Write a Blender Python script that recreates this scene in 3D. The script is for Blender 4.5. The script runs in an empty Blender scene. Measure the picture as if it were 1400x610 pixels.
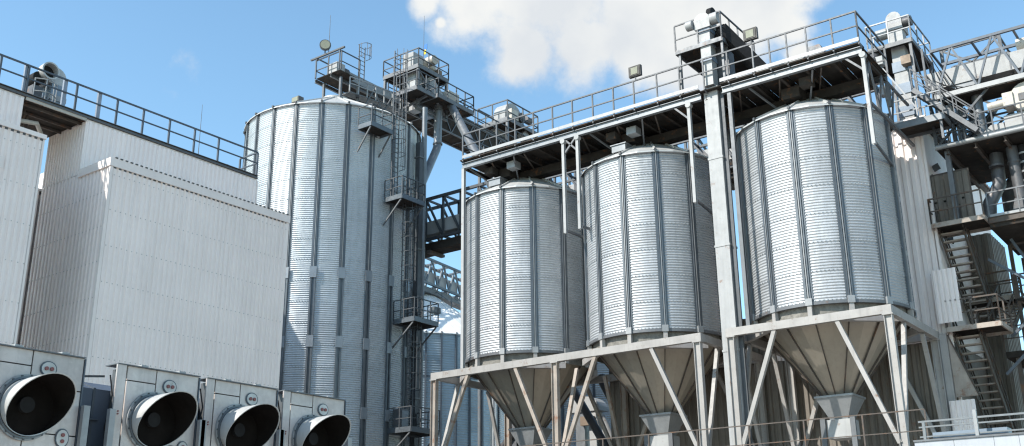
import bpy, math, random
from mathutils import Vector, Matrix
random.seed(7)
sc = bpy.context.scene
COL = sc.collection
R_ = math.radians

# ------------------------------------------------------------------ camera
cam_d = bpy.data.cameras.new('camera'); cam = bpy.data.objects.new('camera', cam_d); COL.objects.link(cam)
sc.camera = cam
PITCH, ROLL, AZ = R_(18.36), R_(0.597), R_(36.54)      # world X runs away to the right, world Y away to the left
fh = Vector((math.cos(AZ), math.sin(AZ), 0)); rt = Vector((math.sin(AZ), -math.cos(AZ), 0)); up = Vector((0, 0, 1))
fwd = fh * math.cos(PITCH) + up * math.sin(PITCH)
upc = up * math.cos(PITCH) - fh * math.sin(PITCH)
cr = rt * math.cos(ROLL) - upc * math.sin(ROLL)
cu = rt * math.sin(ROLL) + upc * math.cos(ROLL)
M = Matrix((cr, cu, -fwd)).transposed().to_4x4(); M.translation = (0, 0, 1.7)
cam.matrix_world = M
cam_d.sensor_width = 36; cam_d.lens = 36 * 1420.4 / 1400; cam_d.clip_end = 3000

# ------------------------------------------------------------------ light
SUN_AZ, SUN_EL = R_(154), R_(41)                        # direction to the sun, counter-clockwise from +X
sd = bpy.data.lights.new('sun', 'SUN'); so = bpy.data.objects.new('sun', sd); COL.objects.link(so)
sd.energy = 3.8; sd.angle = R_(0.53); sd.color = (1.0, 0.955, 0.88)
tosun = Vector((math.cos(SUN_AZ) * math.cos(SUN_EL), math.sin(SUN_AZ) * math.cos(SUN_EL), math.sin(SUN_EL)))
so.rotation_euler = tosun.to_track_quat('Z', 'Y').to_euler()

sc.cycles.pixel_filter_type = 'BLACKMAN_HARRIS'; sc.cycles.filter_width = 1.25
sc.view_settings.view_transform = 'Standard'; sc.view_settings.look = 'None'
sc.view_settings.exposure = 0.8; sc.view_settings.gamma = 1.0; sc.view_settings.use_curve_mapping = False

world = bpy.data.worlds.new('World'); sc.world = world; world.use_nodes = True
nt = world.node_tree; N = nt.nodes; L = nt.links
for n in list(N): N.remove(n)
def nd(t, **k):
    n = N.new(t)
    for a, b in k.items(): setattr(n, a, b)
    return n
def vmath(op, a, b=None):
    n = nd('ShaderNodeVectorMath', operation=op)
    for i, v in enumerate((a, b)):
        if v is None: continue
        if isinstance(v, (tuple, list)): n.inputs[i].default_value = v
        else: L.new(v, n.inputs[i])
    return n
def fmath(op, a, b=None, clamp=False):
    n = nd('ShaderNodeMath', operation=op); n.use_clamp = clamp
    for i, v in enumerate((a, b)):
        if v is None: continue
        if isinstance(v, (int, float)): n.inputs[i].default_value = v
        else: L.new(v, n.inputs[i])
    return n.outputs[0]
sky = nd('ShaderNodeTexSky', sky_type='NISHITA'); sky.sun_disc = False
sky.sun_elevation = SUN_EL; sky.sun_rotation = R_(90) - SUN_AZ
sky.altitude = 50; sky.air_density = 1.0; sky.dust_density = 0.3; sky.ozone_density = 1.2
tc = nd('ShaderNodeTexCoord')
dirv = vmath('NORMALIZE', tc.outputs['Generated']).outputs[0]
n1 = nd('ShaderNodeTexNoise'); n1.inputs['Scale'].default_value = 7.0; n1.inputs['Detail'].default_value = 9; n1.inputs['Roughness'].default_value = 0.62
L.new(dirv, n1.inputs['Vector'])
n2 = nd('ShaderNodeTexNoise'); n2.inputs['Scale'].default_value = 2.3; n2.inputs['Detail'].default_value = 4; n2.inputs['Roughness'].default_value = 0.5
off = vmath('ADD', dirv, (3.1, 1.7, 0.4)).outputs[0]; L.new(off, n2.inputs['Vector'])
# cumulus banks: centre direction, angular size, strength (all round the sky)
LOBES = [
    ((0.711, 0.473, 0.521), 0.16, 1.05),
    ((0.757, 0.397, 0.519), 0.17, 1.05),
    ((0.796, 0.336, 0.503), 0.12, 1.0),
    ((0.719, 0.511, 0.472), 0.07, 0.95),
    ((0.749, 0.467, 0.47), 0.08, 1.0),
    ((0.779, 0.421, 0.466), 0.085, 1.0),
    ((0.669, 0.532, 0.519), 0.1, 0.95),
    ((0.798, 0.385, 0.464), 0.08, 0.95),
    ((0.833, 0.3, 0.465), 0.05, 0.7),
    ((0.643, 0.574, 0.506), 0.034, 0.95),
    ((0.66, 0.57, 0.489), 0.014, 0.8),
    ((0.845, 0.299, 0.444), 0.035, 0.75),
    ((0.718, 0.53, 0.45), 0.03, 0.7),
    ((0.023, 0.805, 0.592), 0.172, 0.84),
    ((-0.306, 0.908, 0.287), 0.122, 0.93),
    ((-0.456, 0.795, 0.4), 0.259, 0.79),
    ((-0.661, 0.508, 0.552), 0.209, 0.66),
    ((-0.59, 0.268, 0.761), 0.193, 0.9),
    ((-0.948, 0.139, 0.286), 0.226, 0.84),
    ((-0.963, -0.048, 0.263), 0.241, 0.79),
    ((-0.589, -0.256, 0.766), 0.22, 0.97),
    ((-0.559, -0.395, 0.729), 0.182, 0.97),
    ((-0.523, -0.795, 0.309), 0.139, 0.69),
    ((-0.243, -0.813, 0.528), 0.208, 0.72),
    ((-0.099, -0.862, 0.497), 0.169, 0.83),
    ((0.109, -0.619, 0.778), 0.215, 0.97),
    ((0.28, -0.507, 0.815), 0.214, 0.67),
    ((0.417, -0.423, 0.804), 0.247, 0.83),
    ((0.786, -0.483, 0.385), 0.236, 0.83),
    ((0.35, 0.3, 0.89), 0.28, 0.9)]
acc = None
for d, s, w in LOBES:
    dist = vmath('DISTANCE', dirv, d).outputs['Value']
    v = fmath('MULTIPLY', fmath('SUBTRACT', 1.0, fmath('DIVIDE', dist, s), clamp=True), w)
    acc = v if acc is None else fmath('MAXIMUM', acc, v)
den = fmath('ADD', acc, fmath('SUBTRACT', fmath('MULTIPLY', fmath('SUBTRACT', n1.outputs[0], 0.5), 1.75), .10))
mr = nd('ShaderNodeMapRange', interpolation_type='SMOOTHSTEP'); L.new(den, mr.inputs[0])
mr.inputs[1].default_value = 0.17; mr.inputs[2].default_value = 0.58
gen = fmath('MULTIPLY', fmath('SUBTRACT', n2.outputs[0], 0.66, clamp=True), 0.3)   # thin veil everywhere
mask = fmath('ADD', mr.outputs[0], gen, clamp=True)
shade = nd('ShaderNodeMix', data_type='RGBA')
mr2 = nd('ShaderNodeMapRange'); n3 = nd('ShaderNodeTexNoise'); n3.inputs['Scale'].default_value = 9.0; n3.inputs['Detail'].default_value = 6; L.new(off, n3.inputs['Vector'])
L.new(n3.outputs[0], mr2.inputs[0]); mr2.inputs[1].default_value = .36; mr2.inputs[2].default_value = .56
L.new(mr2.outputs[0], shade.inputs[0])
shade.inputs[6].default_value = (2.9, 3.05, 3.2, 1); shade.inputs[7].default_value = (3.5, 3.55, 3.5, 1)
tinted = vmath('MULTIPLY', sky.outputs[0], (.875, 1.045, 1.0)).outputs[0]           # the camera's cool white balance
mix = nd('ShaderNodeMix', data_type='RGBA')
L.new(mask, mix.inputs[0]); L.new(tinted, mix.inputs[6]); L.new(shade.outputs[2], mix.inputs[7])
bg = nd('ShaderNodeBackground'); bg.inputs[1].default_value = 0.15
L.new(mix.outputs[2], bg.inputs[0])
wo = nd('ShaderNodeOutputWorld'); L.new(bg.outputs[0], wo.inputs[0])

# ------------------------------------------------------------------ materials
MATS = {}
def mat(name, base, rough=0.5, metal=0.0, var=0.12, vscale=1.2, streak=0.0, rust=0.0, rustcol=(0.16, 0.075, 0.035), tint=0.06, spangle=0.0, bump=0.0, spec=0.5, dent=0.0):
    m = bpy.data.materials.new(name); m.use_nodes = True
    t = m.node_tree; n = t.nodes; l = t.links
    b = n['Principled BSDF']; b.inputs['Metallic'].default_value = metal; b.inputs['Specular IOR Level'].default_value = spec
    g = n.new('ShaderNodeNewGeometry')
    def noise(scale, detail=5, vec=None, rough_=0.6):
        x = n.new('ShaderNodeTexNoise'); x.inputs['Scale'].default_value = scale; x.inputs['Detail'].default_value = detail
        x.inputs['Roughness'].default_value = rough_; l.new(vec if vec else g.outputs['Position'], x.inputs['Vector']); return x.outputs[0]
    def rng(v, a, b_, c, d):
        x = n.new('ShaderNodeMapRange'); l.new(v, x.inputs[0])
        for i, q in enumerate((a, b_, c, d)): x.inputs[i + 1].default_value = q
        return x.outputs[0]
    def mul(col, fac):
        x = n.new('ShaderNodeVectorMath'); x.operation = 'SCALE'
        if isinstance(col, tuple): x.inputs[0].default_value = col
        else: l.new(col, x.inputs[0])
        l.new(fac, x.inputs['Scale']); return x.outputs[0]
    def mixc(fac, a, c):
        x = n.new('ShaderNodeMix'); x.data_type = 'RGBA'; l.new(fac, x.inputs[0]); l.new(a, x.inputs[6])
        x.inputs[7].default_value = (*c, 1); return x.outputs[2]
    nz = noise(vscale)
    col = mul(base, rng(nz, .3, .7, 1 - var, 1 + var))
    oi = n.new('ShaderNodeObjectInfo')
    col = mul(col, rng(oi.outputs['Random'], 0, 1, 1 - tint, 1 + tint))
    if spangle:
        v = n.new('ShaderNodeTexVoronoi'); v.inputs['Scale'].default_value = 14; l.new(g.outputs['Position'], v.inputs['Vector'])
        sx = n.new('ShaderNodeSeparateColor'); l.new(v.outputs['Color'], sx.inputs[0])
        col = mul(col, rng(sx.outputs[0], 0, 1, 1 - spangle, 1 + spangle))
    if streak:
        vm = n.new('ShaderNodeVectorMath'); vm.operation = 'MULTIPLY'; l.new(g.outputs['Position'], vm.inputs[0]); vm.inputs[1].default_value = (7, 7, .35)
        s = noise(1.0, 4, vm.outputs[0]); f = rng(s, .5, .78, 0, streak)
        col = mixc(f, col, tuple(c * .45 for c in base))
    if rust:
        s = noise(2.6, 8, None, .7); f = rng(s, .62 - rust * .2, .72 - rust * .1, 0, .9)
        col = mixc(f, col, rustcol)
        l.new(rng(f, 0, 1, metal, metal * .2), b.inputs['Metallic'])
    l.new(col, b.inputs['Base Color'])
    l.new(rng(noise(vscale * 3.1, 4), .3, .7, max(.05, rough - .1), min(1, rough + .1)), b.inputs['Roughness'])
    if bump:
        bp = n.new('ShaderNodeBump'); bp.inputs['Strength'].default_value = bump; bp.inputs['Distance'].default_value = .01
        l.new(noise(40, 3), bp.inputs['Height']); l.new(bp.outputs[0], b.inputs['Normal'])
    if dent:
        bp = n.new('ShaderNodeBump'); bp.inputs['Strength'].default_value = dent; bp.inputs['Distance'].default_value = .12
        l.new(noise(1.7, 3), bp.inputs['Height']); l.new(bp.outputs[0], b.inputs['Normal'])
    MATS[name] = m; return m
mat('silo_sheet', (.43, .445, .46), .46, .40, .10, .7, streak=.25, tint=.08, spangle=.04, dent=.25)
mat('big_silo_sheet', (.47, .505, .53), .46, .42, .10, .7, streak=.25, tint=.05, spangle=.04, dent=.18)
mat('far_silo_sheet', (.30, .37, .42), .5, .4, .10, .6, streak=.2, tint=.1)
mat('stiffener_steel', (.115, .13, .145), .42, .4, .12, 2, streak=.2, tint=.05)
mat('roof_sheet', (.48, .48, .47), .5, .25, .08, 1, streak=.15)
mat('hopper_sheet', (.39, .345, .285), .40, .5, .06, .8, streak=.22, tint=.07)
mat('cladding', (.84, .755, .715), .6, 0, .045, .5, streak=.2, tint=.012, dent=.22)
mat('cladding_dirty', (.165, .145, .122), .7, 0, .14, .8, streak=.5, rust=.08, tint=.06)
mat('flashing', (.80, .725, .685), .55, 0, .05, 1, streak=.1)
mat('dark_trim', (.07, .075, .08), .6, .1, .2, 2)
mat('rail_dark', (.075, .09, .11), .5, .2, .15, 2, tint=.08)
mat('gantry_steel', (.125, .13, .138), .5, .3, .16, 2, streak=.25, rust=.12, tint=.1)
mat('rail_mid', (.07, .075, .082), .5, .25, .15, 2, streak=.2, tint=.1)
mat('galv_bright', (.285, .292, .297), .5, .25, .1, 2, streak=.15, tint=.06, spangle=.04)
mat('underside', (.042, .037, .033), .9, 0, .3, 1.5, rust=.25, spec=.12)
mat('leg_paint', (.34, .342, .34), .55, .0, .1, 1.5, streak=.3, rust=.04, tint=.05)
mat('leg_blue', (.20, .25, .31), .5, .05, .08, 1.5, streak=.12, tint=.03)
mat('frame_paint', (.325, .31, .295), .6, 0, .12, 1.4, streak=.35, rust=.12, rustcol=(.16, .085, .045), tint=.06)
mat('frame_rusty', (.33, .285, .245), .7, 0, .18, 1.6, streak=.35, rust=.38, rustcol=(.21, .10, .055), tint=.08)
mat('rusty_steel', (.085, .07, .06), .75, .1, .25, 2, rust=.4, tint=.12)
mat('screen_mesh', (.20, .19, .17), .8, .2, .3, 6)
mat('fan_panel', (.49, .44, .415), .5, .25, .14, 1.6, streak=.35, spangle=.05, tint=.04, bump=.08)
mat('plate_grey', (.23, .255, .28), .45, .4, .1, 2, streak=.2)
mat('fan_blade', (.006, .006, .006), .9, spec=.05)
mat('hub_grey', (.045, .043, .04), .6, .2)
mat('screw_head', (.5, .49, .47), .6, .2)
mat('post_blue', (.22, .25, .30), .5, .2, .1, 2)
mat('white_roof', (.74, .74, .73), .55, .1, .06, 1, streak=.1)
mat('fan_hood', (.47, .465, .45), .5, .2, .1, 2.5, streak=.3, rust=.05)
mat('fan_inside', (.012, .010, .009), .9, 0, .3, 3, spec=.08)  # near-black tone carries the shade within the fan mouths
mat('black_rubber', (.02, .02, .021), .8, 0, .2, 3, spec=.15)
mat('duct_blue', (.075, .095, .13), .55, .2, .15, 1.2, streak=.2)
mat('machine_cream', (.45, .42, .37), .55, .1, .12, 3, streak=.3, rust=.08)
mat('pipe_dark', (.10, .10, .105), .55, .4, .2, 2, rust=.12)
mat('pipe_galv', (.19, .2, .21), .45, .45, .12, 2, streak=.2)
mat('lamp_glass', (.24, .245, .19), .6, 0, .1, 3, spec=.2)
mat('red_paint', (.20, .06, .055), .5)
mat('flag_blue', (.05, .18, .5), .8); mat('flag_yellow', (.75, .55, .05), .8)
mat('concrete', (.34, .31, .275), .85, 0, .15, .4, streak=0, bump=.2)
mat('parapet_paint', (.38, .40, .43), .6, 0, .06, 1.5, streak=.2)
mat('copper_box', (.20, .15, .11), .6, .2)

# ------------------------------------------------------------------ mesh helpers
class MB:
    def __init__(s): s.v = []; s.f = []
    def add(s, vs, fs):
        o = len(s.v); s.v += [tuple(v) for v in vs]; s.f += [tuple(i + o for i in f) for f in fs]; return s
    def box(s, a, b):
        x0, y0, z0 = a; x1, y1, z1 = b
        if x0 > x1: x0, x1 = x1, x0
        if y0 > y1: y0, y1 = y1, y0
        if z0 > z1: z0, z1 = z1, z0
        return s.add([(x0, y0, z0), (x1, y0, z0), (x1, y1, z0), (x0, y1, z0), (x0, y0, z1), (x1, y0, z1), (x1, y1, z1), (x0, y1, z1)],
              [(0, 3, 2, 1), (4, 5, 6, 7), (0, 1, 5, 4), (1, 2, 6, 5), (2, 3, 7, 6), (3, 0, 4, 7)])
    def bar(s, a, b, w, h, upv=(0, 0, 1)):
        a = Vector(a); b = Vector(b); d = (b - a).normalized(); u = Vector(upv)
        if abs(d.dot(u)) > .98: u = Vector((1, 0, 0))
        sd_ = d.cross(u).normalized() * (w / 2); u = sd_.cross(d).normalized() * (h / 2)
        vs = [p + q for p in (a, b) for q in (-sd_ - u, sd_ - u, sd_ + u, -sd_ + u)]
        return s.add(vs, [(0, 3, 2, 1), (4, 5, 6, 7), (0, 1, 5, 4), (1, 2, 6, 5), (2, 3, 7, 6), (3, 0, 4, 7)])
    def hbeam(s, a, b, w, h, t=.025, upv=(0, 0, 1)):
        """I section"""
        a = Vector(a); b = Vector(b); d = (b - a).normalized(); u = Vector(upv)
        if abs(d.dot(u)) > .98: u = Vector((1, 0, 0))
        sd_ = d.cross(u).normalized(); u = sd_.cross(d).normalized()
        for o in (-(h - t) / 2, (h - t) / 2): s.bar(a + u * o, b + u * o, w, t, u)
        s.bar(a, b, t, h - 2 * t - .002, u); return s
    def tube(s, pts, r, n=8, cap=True):
        pts = [Vector(p) for p in pts]; rs = r if isinstance(r, (list, tuple)) else [r] * len(pts)
        rings = []; prev = None
        for i, p in enumerate(pts):
            d = (pts[min(i + 1, len(pts) - 1)] - pts[max(i - 1, 0)]).normalized()
            u = Vector((0, 0, 1)) if abs(d.z) < .9 else Vector((1, 0, 0))
            if prev is not None and abs(prev.dot(d)) < .95: u = prev
            x = d.cross(u).normalized(); y_ = x.cross(d).normalized(); prev = y_
            rings.append([p + (x * math.cos(2 * math.pi * k / n) + y_ * math.sin(2 * math.pi * k / n)) * rs[i] for k in range(n)])
        o = [q for rg in rings for q in rg]; f = []
        for i in range(len(pts) - 1):
            for k in range(n): f.append((i * n + k, i * n + (k + 1) % n, (i + 1) * n + (k + 1) % n, (i + 1) * n + k))
        if cap: f.append(tuple(range(n))[::-1]); f.append(tuple((len(pts) - 1) * n + k for k in range(n)))
        return s.add(o, f)
    def lathe(s, c, prof, n=24, a0=0, a1=2 * math.pi):
        full = abs(a1 - a0 - 2 * math.pi) < 1e-6; m = n if full else n + 1
        o = [(c[0] + r * math.cos(a0 + (a1 - a0) * k / n), c[1] + r * math.sin(a0 + (a1 - a0) * k / n), c[2] + z) for r, z in prof for k in range(m)]
        f = []
        for i in range(len(prof) - 1):
            for k in range(n): f.append((i * m + k, i * m + (k + 1) % m, (i + 1) * m + (k + 1) % m, (i + 1) * m + k))
        return s.add(o, f)
    def prism(s, prof, axis, a, b):
        """prof: 2-D outline in the plane normal to axis ('x': (y,z), 'y': (x,z), 'z': (x,y))"""
        def p3(q, t): return (t, q[0], q[1]) if axis == 'x' else (q[0], t, q[1]) if axis == 'y' else (q[0], q[1], t)
        n = len(prof)
        return s.add([p3(q, a) for q in prof] + [p3(q, b) for q in prof],
              [tuple(range(n))[::-1], tuple(range(n, 2 * n))] + [(i, (i + 1) % n, n + (i + 1) % n, n + i) for i in range(n)])
    def mesh(s, name, m, smooth=False, off=(0, 0, 0)):
        me = bpy.data.meshes.new(name)
        me.from_pydata([(v[0] - off[0], v[1] - off[1], v[2] - off[2]) for v in s.v], [], s.f)
        if smooth:
            me.polygons.foreach_set('use_smooth', [True] * len(me.polygons))
        me.materials.append(MATS[m] if isinstance(m, str) else m); me.update(); return me
    def build(s, name, m, parent=None, smooth=False):
        off_ = ORG.get(root(parent), (0, 0, 0)) if parent else (0, 0, 0)
        o = bpy.data.objects.new(name, s.mesh(name, m, smooth, off_)); COL.objects.link(o)
        if smooth: autosmooth(o)
        if parent: o.parent = parent
        return o
ORG = {}
def root(o):
    while o is not None and o.parent: o = o.parent
    return o.name if o else None
def autosmooth(o, ang=40):
    o.data.set_sharp_from_angle(angle=R_(ang))
def tag(o, label=None, cat=None, group=None, kind=None):
    if label: o['label'] = label
    if cat: o['category'] = cat
    if group: o['group'] = group
    if kind: o['kind'] = kind
    return o
def thing(name, loc, label, cat, group=None):
    o = bpy.data.objects.new(name, None); o.empty_display_size = .3; COL.objects.link(o); o.location = loc
    ORG[o.name] = tuple(loc); return tag(o, label, cat, group)
def piece(name, me, parent, loc=(0, 0, 0), rot=0.0):
    """shared-mesh part; loc is a world position"""
    o = bpy.data.objects.new(name, me); COL.objects.link(o); o.parent = parent
    g = ORG.get(root(parent), (0, 0, 0)); o.location = (loc[0] - g[0], loc[1] - g[1], loc[2] - g[2]); o.rotation_euler = (0, 0, rot)
    return o
def stuff(o): o['kind'] = 'stuff'; return o

_POST = {}
def railing(parent, pts, h=1.1, spacing=1.1, m='rail_dark', r=.024, pr=.028, toe=None, mids=(.55,), closed=False, posts=None, toe_m='galv_bright', drop=.0):
    """handrail part along pts (deck level); each post a sub-part; toe board a sub-part"""
    P = [Vector(p) for p in pts]
    if closed: P.append(P[0])
    b = MB()
    for i in range(len(P) - 1):
        for hh, k in [(h, 1.0)] + [(q, .8) for q in mids]:
            b.bar(P[i] + Vector((0, 0, hh)), P[i + 1] + Vector((0, 0, hh)), 2 * r * k, 2 * r * k)
    hr = b.build('handrail', m, parent)
    key = (m, pr, h, drop)
    if key not in _POST: _POST[key] = MB().box((-pr, -pr, -drop), (pr, pr, h - r)).mesh('post', m)
    pos = []
    if posts: pos = [Vector(p) for p in posts]
    else:
        for i in range(len(P) - 1):
            n = max(1, round((P[i + 1] - P[i]).length / spacing))
            for k in range(n): pos.append(P[i].lerp(P[i + 1], k / n))
        if not closed: pos.append(P[-1])
    for p in pos: piece('post', _POST[key], hr, p)
    if toe:
        tb = MB()
        for i in range(len(P) - 1): tb.bar(P[i] + Vector((0, 0, toe / 2)), P[i + 1] + Vector((0, 0, toe / 2)), .03, toe)
        tb.build('toe_board', toe_m, hr)
    return hr

_TRAP = {}
def trap_sheet(nr, w, h, m, depth=.048):
    key = (nr, round(w, 3), round(h, 3), m, depth)
    if key in _TRAP: return _TRAP[key]
    p = w / nr; xs = []
    for i in range(nr):
        x = i * p; xs += [(x, 0), (x + p * .22, 0), (x + p * .36, -depth), (x + p * .80, -depth), (x + p * .94, 0)]
    xs.append((w, 0)); b = MB(); n = len(xs)
    b.add([(x, y, 0) for x, y in xs] + [(x, y, h) for x, y in xs], [(i, i + 1, n + i + 1, n + i) for i in range(n - 1)])
    _TRAP[key] = b.mesh('cladding_sheet', m); return _TRAP[key]
def clad(parent, face, a0, a1, c, z0, z1, rows=1, pitch=.21, per=5, m='cladding', name='cladding_sheet', screws=True, depth=.048, srows=None):
    """a wall of profiled sheets. face '-y': spans X a0..a1 at Y=c; face '-x': spans Y a0..a1 at X=c"""
    W = a1 - a0; n = max(1, round(W / (pitch * per))); w = W / n; zr = [z0 + (z1 - z0) * k / rows for k in range(rows + 1)]
    for r in range(rows):
        me = trap_sheet(per, w, zr[r + 1] - zr[r] + (.0 if r == rows - 1 else .06), m, depth)
        for k in range(n):
            o_ = -.004 * (r % 2) - .003 * (k % 2)
            if face == '-y': piece(name, me, parent, (a0 + k * w, c + o_, zr[r]), 0)
            else: piece(name, me, parent, (c + o_, a1 - k * w, zr[r]), -math.pi / 2)
    if screws:
        b = MB(); p = w / per; s_ = .016
        levels = srows or [z0 + .25 + k * 1.33 for k in range(int((z1 - z0) / 1.33))]
        for z in levels:
            for k in range(n * per):
                t = k * p + p * .58
                if face == '-y': x = a0 + t; b.box((x - s_, c - depth - .02, z - s_), (x + s_, c - depth + .005, z + s_))
                else: y = a1 - t; b.box((c - depth - .02, y - s_, z - s_), (c - depth + .005, y + s_, z + s_))
        stuff(b.build('screws', 'screw_head', parent))

def corr_sheet(R, da, h, m, pitch, amp, seg=5, sub=6, bolts=10):
    nc = max(1, round(h / pitch)); nz = nc * sub; b = MB(); vs = []; fs = []
    for j in range(nz + 1):
        r = R + amp * math.sin(2 * math.pi * j / sub); z = h * j / nz
        for i in range(seg + 1):
            a = -da / 2 + da * i / seg; vs.append((r * math.cos(a), r * math.sin(a), z))
    for j in range(nz):
        for i in range(seg): k = j * (seg + 1) + i; fs.append((k, k + 1, k + seg + 2, k + seg + 1))
    b.add(vs, fs); me0 = len(fs)
    for i in range(bolts):
        a = -da / 2 + da * (i + .5) / bolts; c = Vector((math.cos(a), math.sin(a), 0)); q = c * (R + amp) + Vector((0, 0, .05))
        t = Vector((-c.y, c.x, 0)) * .02; u = Vector((0, 0, .02)); o = c * .02
        b.add([q - t - u, q + t - u, q + t + u, q - t + u, q - t - u + o, q + t - u + o, q + t + u + o, q - t + u + o], [(4, 5, 6, 7), (0, 1, 5, 4), (1, 2, 6, 5), (2, 3, 7, 6), (3, 0, 4, 7)])
    me = b.mesh('wall_sheet', m)
    me.polygons.foreach_set('use_smooth', [i < me0 for i in range(len(me.polygons))]); me.update()
    return me
def pol(c, r, a, z): return (c[0] + r * math.cos(a), c[1] + r * math.sin(a), z)

# ================================================================== the setting
g = MB().add([(-900, -900, 0), (900, -900, 0), (900, 900, 0), (-900, 900, 0)], [(0, 1, 2, 3)]).build('ground', 'concrete'); tag(g, kind='structure')

# ================================================================== left cladding buildings
b = thing('warehouse_block', (24, 35, 0), 'pale ribbed-metal block with a lower box stepping out of its front', 'building')
MB().box((19.88, 33.07, 0), (28.22, 35.2, 16.0)).build('core_box', 'cladding', b)
MB().box((19.88, 35.21, 0), (28.05, 37.7, 18.2)).build('core_block', 'cladding', b)
clad(b, '-y', 19.81, 28.28, 33.0, 0, 16.0, rows=2, srows=[15.55, 14.2, 12.85, 11.5, 10.15, 8.8, 7.4, 6])
clad(b, '-x', 33.0, 37.7, 19.81, 0, 16.0, rows=2)
clad(b, '-y', 19.81, 28.1, 35.0, 16.02, 18.22, rows=1, screws=False)
clad(b, '-x', 35.0, 37.7, 19.81, 16.02, 18.22, rows=1, screws=False)
MB().box((19.70, 32.90, 15.86), (28.36, 32.99, 16.14)).box((19.70, 32.90, 16.14), (28.36, 35.05, 16.18)).build('front_flashing', 'flashing', b)
MB().box((19.70, 33.0, 15.86), (19.765, 35.02, 16.14)).build('side_flashing', 'flashing', b)
fb = MB()
for k in range(40): x = 19.81 + (k + .58) * 8.47 / 40; fb.box((x - .05, 32.88, 16.182), (x + .05, 32.95, 16.23))
stuff(fb.build('ridge_clips', 'dark_trim', b))
fb = MB()
for k in range(40): x = 19.81 + (k + .6) * 8.47 / 40; fb.box((x - .055, 32.945, 15.80), (x + .055, 32.985, 15.858))
stuff(fb.build('foam_closures', 'dark_trim', b))
MB().box((19.765, 32.93, 0), (19.86, 32.962, 15.85)).box((19.738, 32.93, 0), (19.765, 33.03, 15.85)).build('corner_flashing', 'flashing', b)
MB().box((28.20, 32.94, 0), (28.33, 33.6, 15.85)).build('end_flashing', 'flashing', b)
MB().box((28.1, 34.96, 16.2), (28.16, 37.7, 18.22)).build('end_sheet', 'cladding', b)
MB().box((19.79, 35.02, 18.225), (28.14, 37.7, 18.30)).build('roof', 'flashing', b)

b = thing('warehouse_block', (12, 35, 0), 'pale ribbed-metal block cut off by the left edge of the picture', 'building')
MB().box((8, 33.07, 0), (17.06, 39.3, 16.0)).build('core_box', 'cladding', b)
MB().box((8, 35.1, 16.01), (17.16, 39.3, 18.2)).build('core_block', 'cladding', b)
MB().box((17.062, 33.2, 0), (17.11, 39.2, 15.95)).build('bounce_blocker', 'rusty_steel', b)  # unseen dark slab, added to soak up bounce light in the slot
clad(b, '-y', 12.93, 17.13, 33.0, 0, 16.02, rows=2, srows=[15.6, 14.2, 12.85, 11.5, 10.15, 8.8, 7.4])
clad(b, '-y', 13.04, 17.24, 35.0, 16.2, 18.22, rows=1, screws=False)
MB().box((12.9, 32.9, 16.03), (17.2, 35.04, 16.19)).build('front_flashing', 'flashing', b)
MB().box((17.065, 32.945, 0), (17.17, 33.02, 16.02)).build('corner_flashing', 'flashing', b)
fb = MB()
for k in range(20): x = 12.93 + (k + .58) * .21; fb.box((x - .05, 32.93, 15.95), (x + .05, 32.975, 16.02))
stuff(fb.build('foam_closures', 'dark_trim', b))
MB().box((15.45, 32.93, 14.55), (15.85, 32.962, 14.95)).build('hatch_cover', 'flashing', b)
MB().box((12.9, 35.02, 18.225), (17.26, 39.3, 18.30)).build('roof', 'flashing', b)

b = thing('rear_warehouse', (23, 46, 0), 'sunlit ribbed-metal wall seen through the slot between the two pale blocks', 'building')
MB().box((19.82, 37.8, 0), (27, 56, 15.85)).build('core', 'cladding', b)
clad(b, '-x', 37.75, 44.05, 19.74, 0, 15.95, rows=3, screws=False)
MB().box((19.68, 37.75, 15.96), (27.1, 56, 16.06)).build('roof', 'flashing', b)
MB().box((27.12, 46, 0), (32, 60, 22.3)).build('rear_hall', 'cladding', b)

# roof walkway over both blocks
w = thing('roof_walkway', (22, 35.6, 18.31), 'grey walkway with dark handrail along the roofs of the pale blocks', 'walkway')
MB().box((12, 34.93, 18.42), (28.1, 36.3, 18.46)).build('deck', 'underside', w)
MB().hbeam((12, 34.98, 18.385), (28.12, 34.98, 18.385), .12, .15, .02).build('edge_beam', 'gantry_steel', w)
MB().hbeam((12, 36.25, 18.385), (28.12, 36.25, 18.385), .12, .15, .02).build('edge_beam', 'gantry_steel', w)
bm_ = MB().box((-.05, 35.05, 18.31), (.05, 36.2, 18.41)); me = bm_.mesh('joist', 'rusty_steel')
for k in range(24): piece('joist', me, w, (12.4 + k * .68, 0, 0))
MB().box((17.3, 34.96, 18.2), (19.75, 35.02, 18.31)).build('bridge_fascia', 'machine_cream', w)
MB().box((17.3, 35.1, 18.24), (19.78, 39.3, 18.3)).build('bridge_soffit', 'underside', w)
for y in (35.4, 36.1, 36.8): MB().bar((17.3, y, 18.19), (19.78, y, 18.19), .07, .09).build('bridge_joist', 'rusty_steel', w)
railing(w, [(12, 34.98, 18.46), (28.05, 34.98, 18.46), (28.05, 36.2, 18.46)], h=1.1, r=.03, pr=.035, mids=(.58,),
        posts=[(x, 34.98, 18.46) for x in (13.2, 14.6, 16.2, 17.25, 19.2, 20.95, 22.15, 23.4, 24.65, 25.9, 28.05)] + [(28.05, 36.2, 18.46)])
wp = MB().box((-.075, -.05, 0), (.075, .05, 1.12)).mesh('post', 'post_blue')
for x in (17.2, 18.75, 20.2): piece('wide_post', wp, w, (x, 35.06, 18.46))
MB().bar((12, 36.25, 18.72), (28.05, 36.25, 18.72), .03, .16).build('kick_plate', 'post_blue', w)

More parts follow.
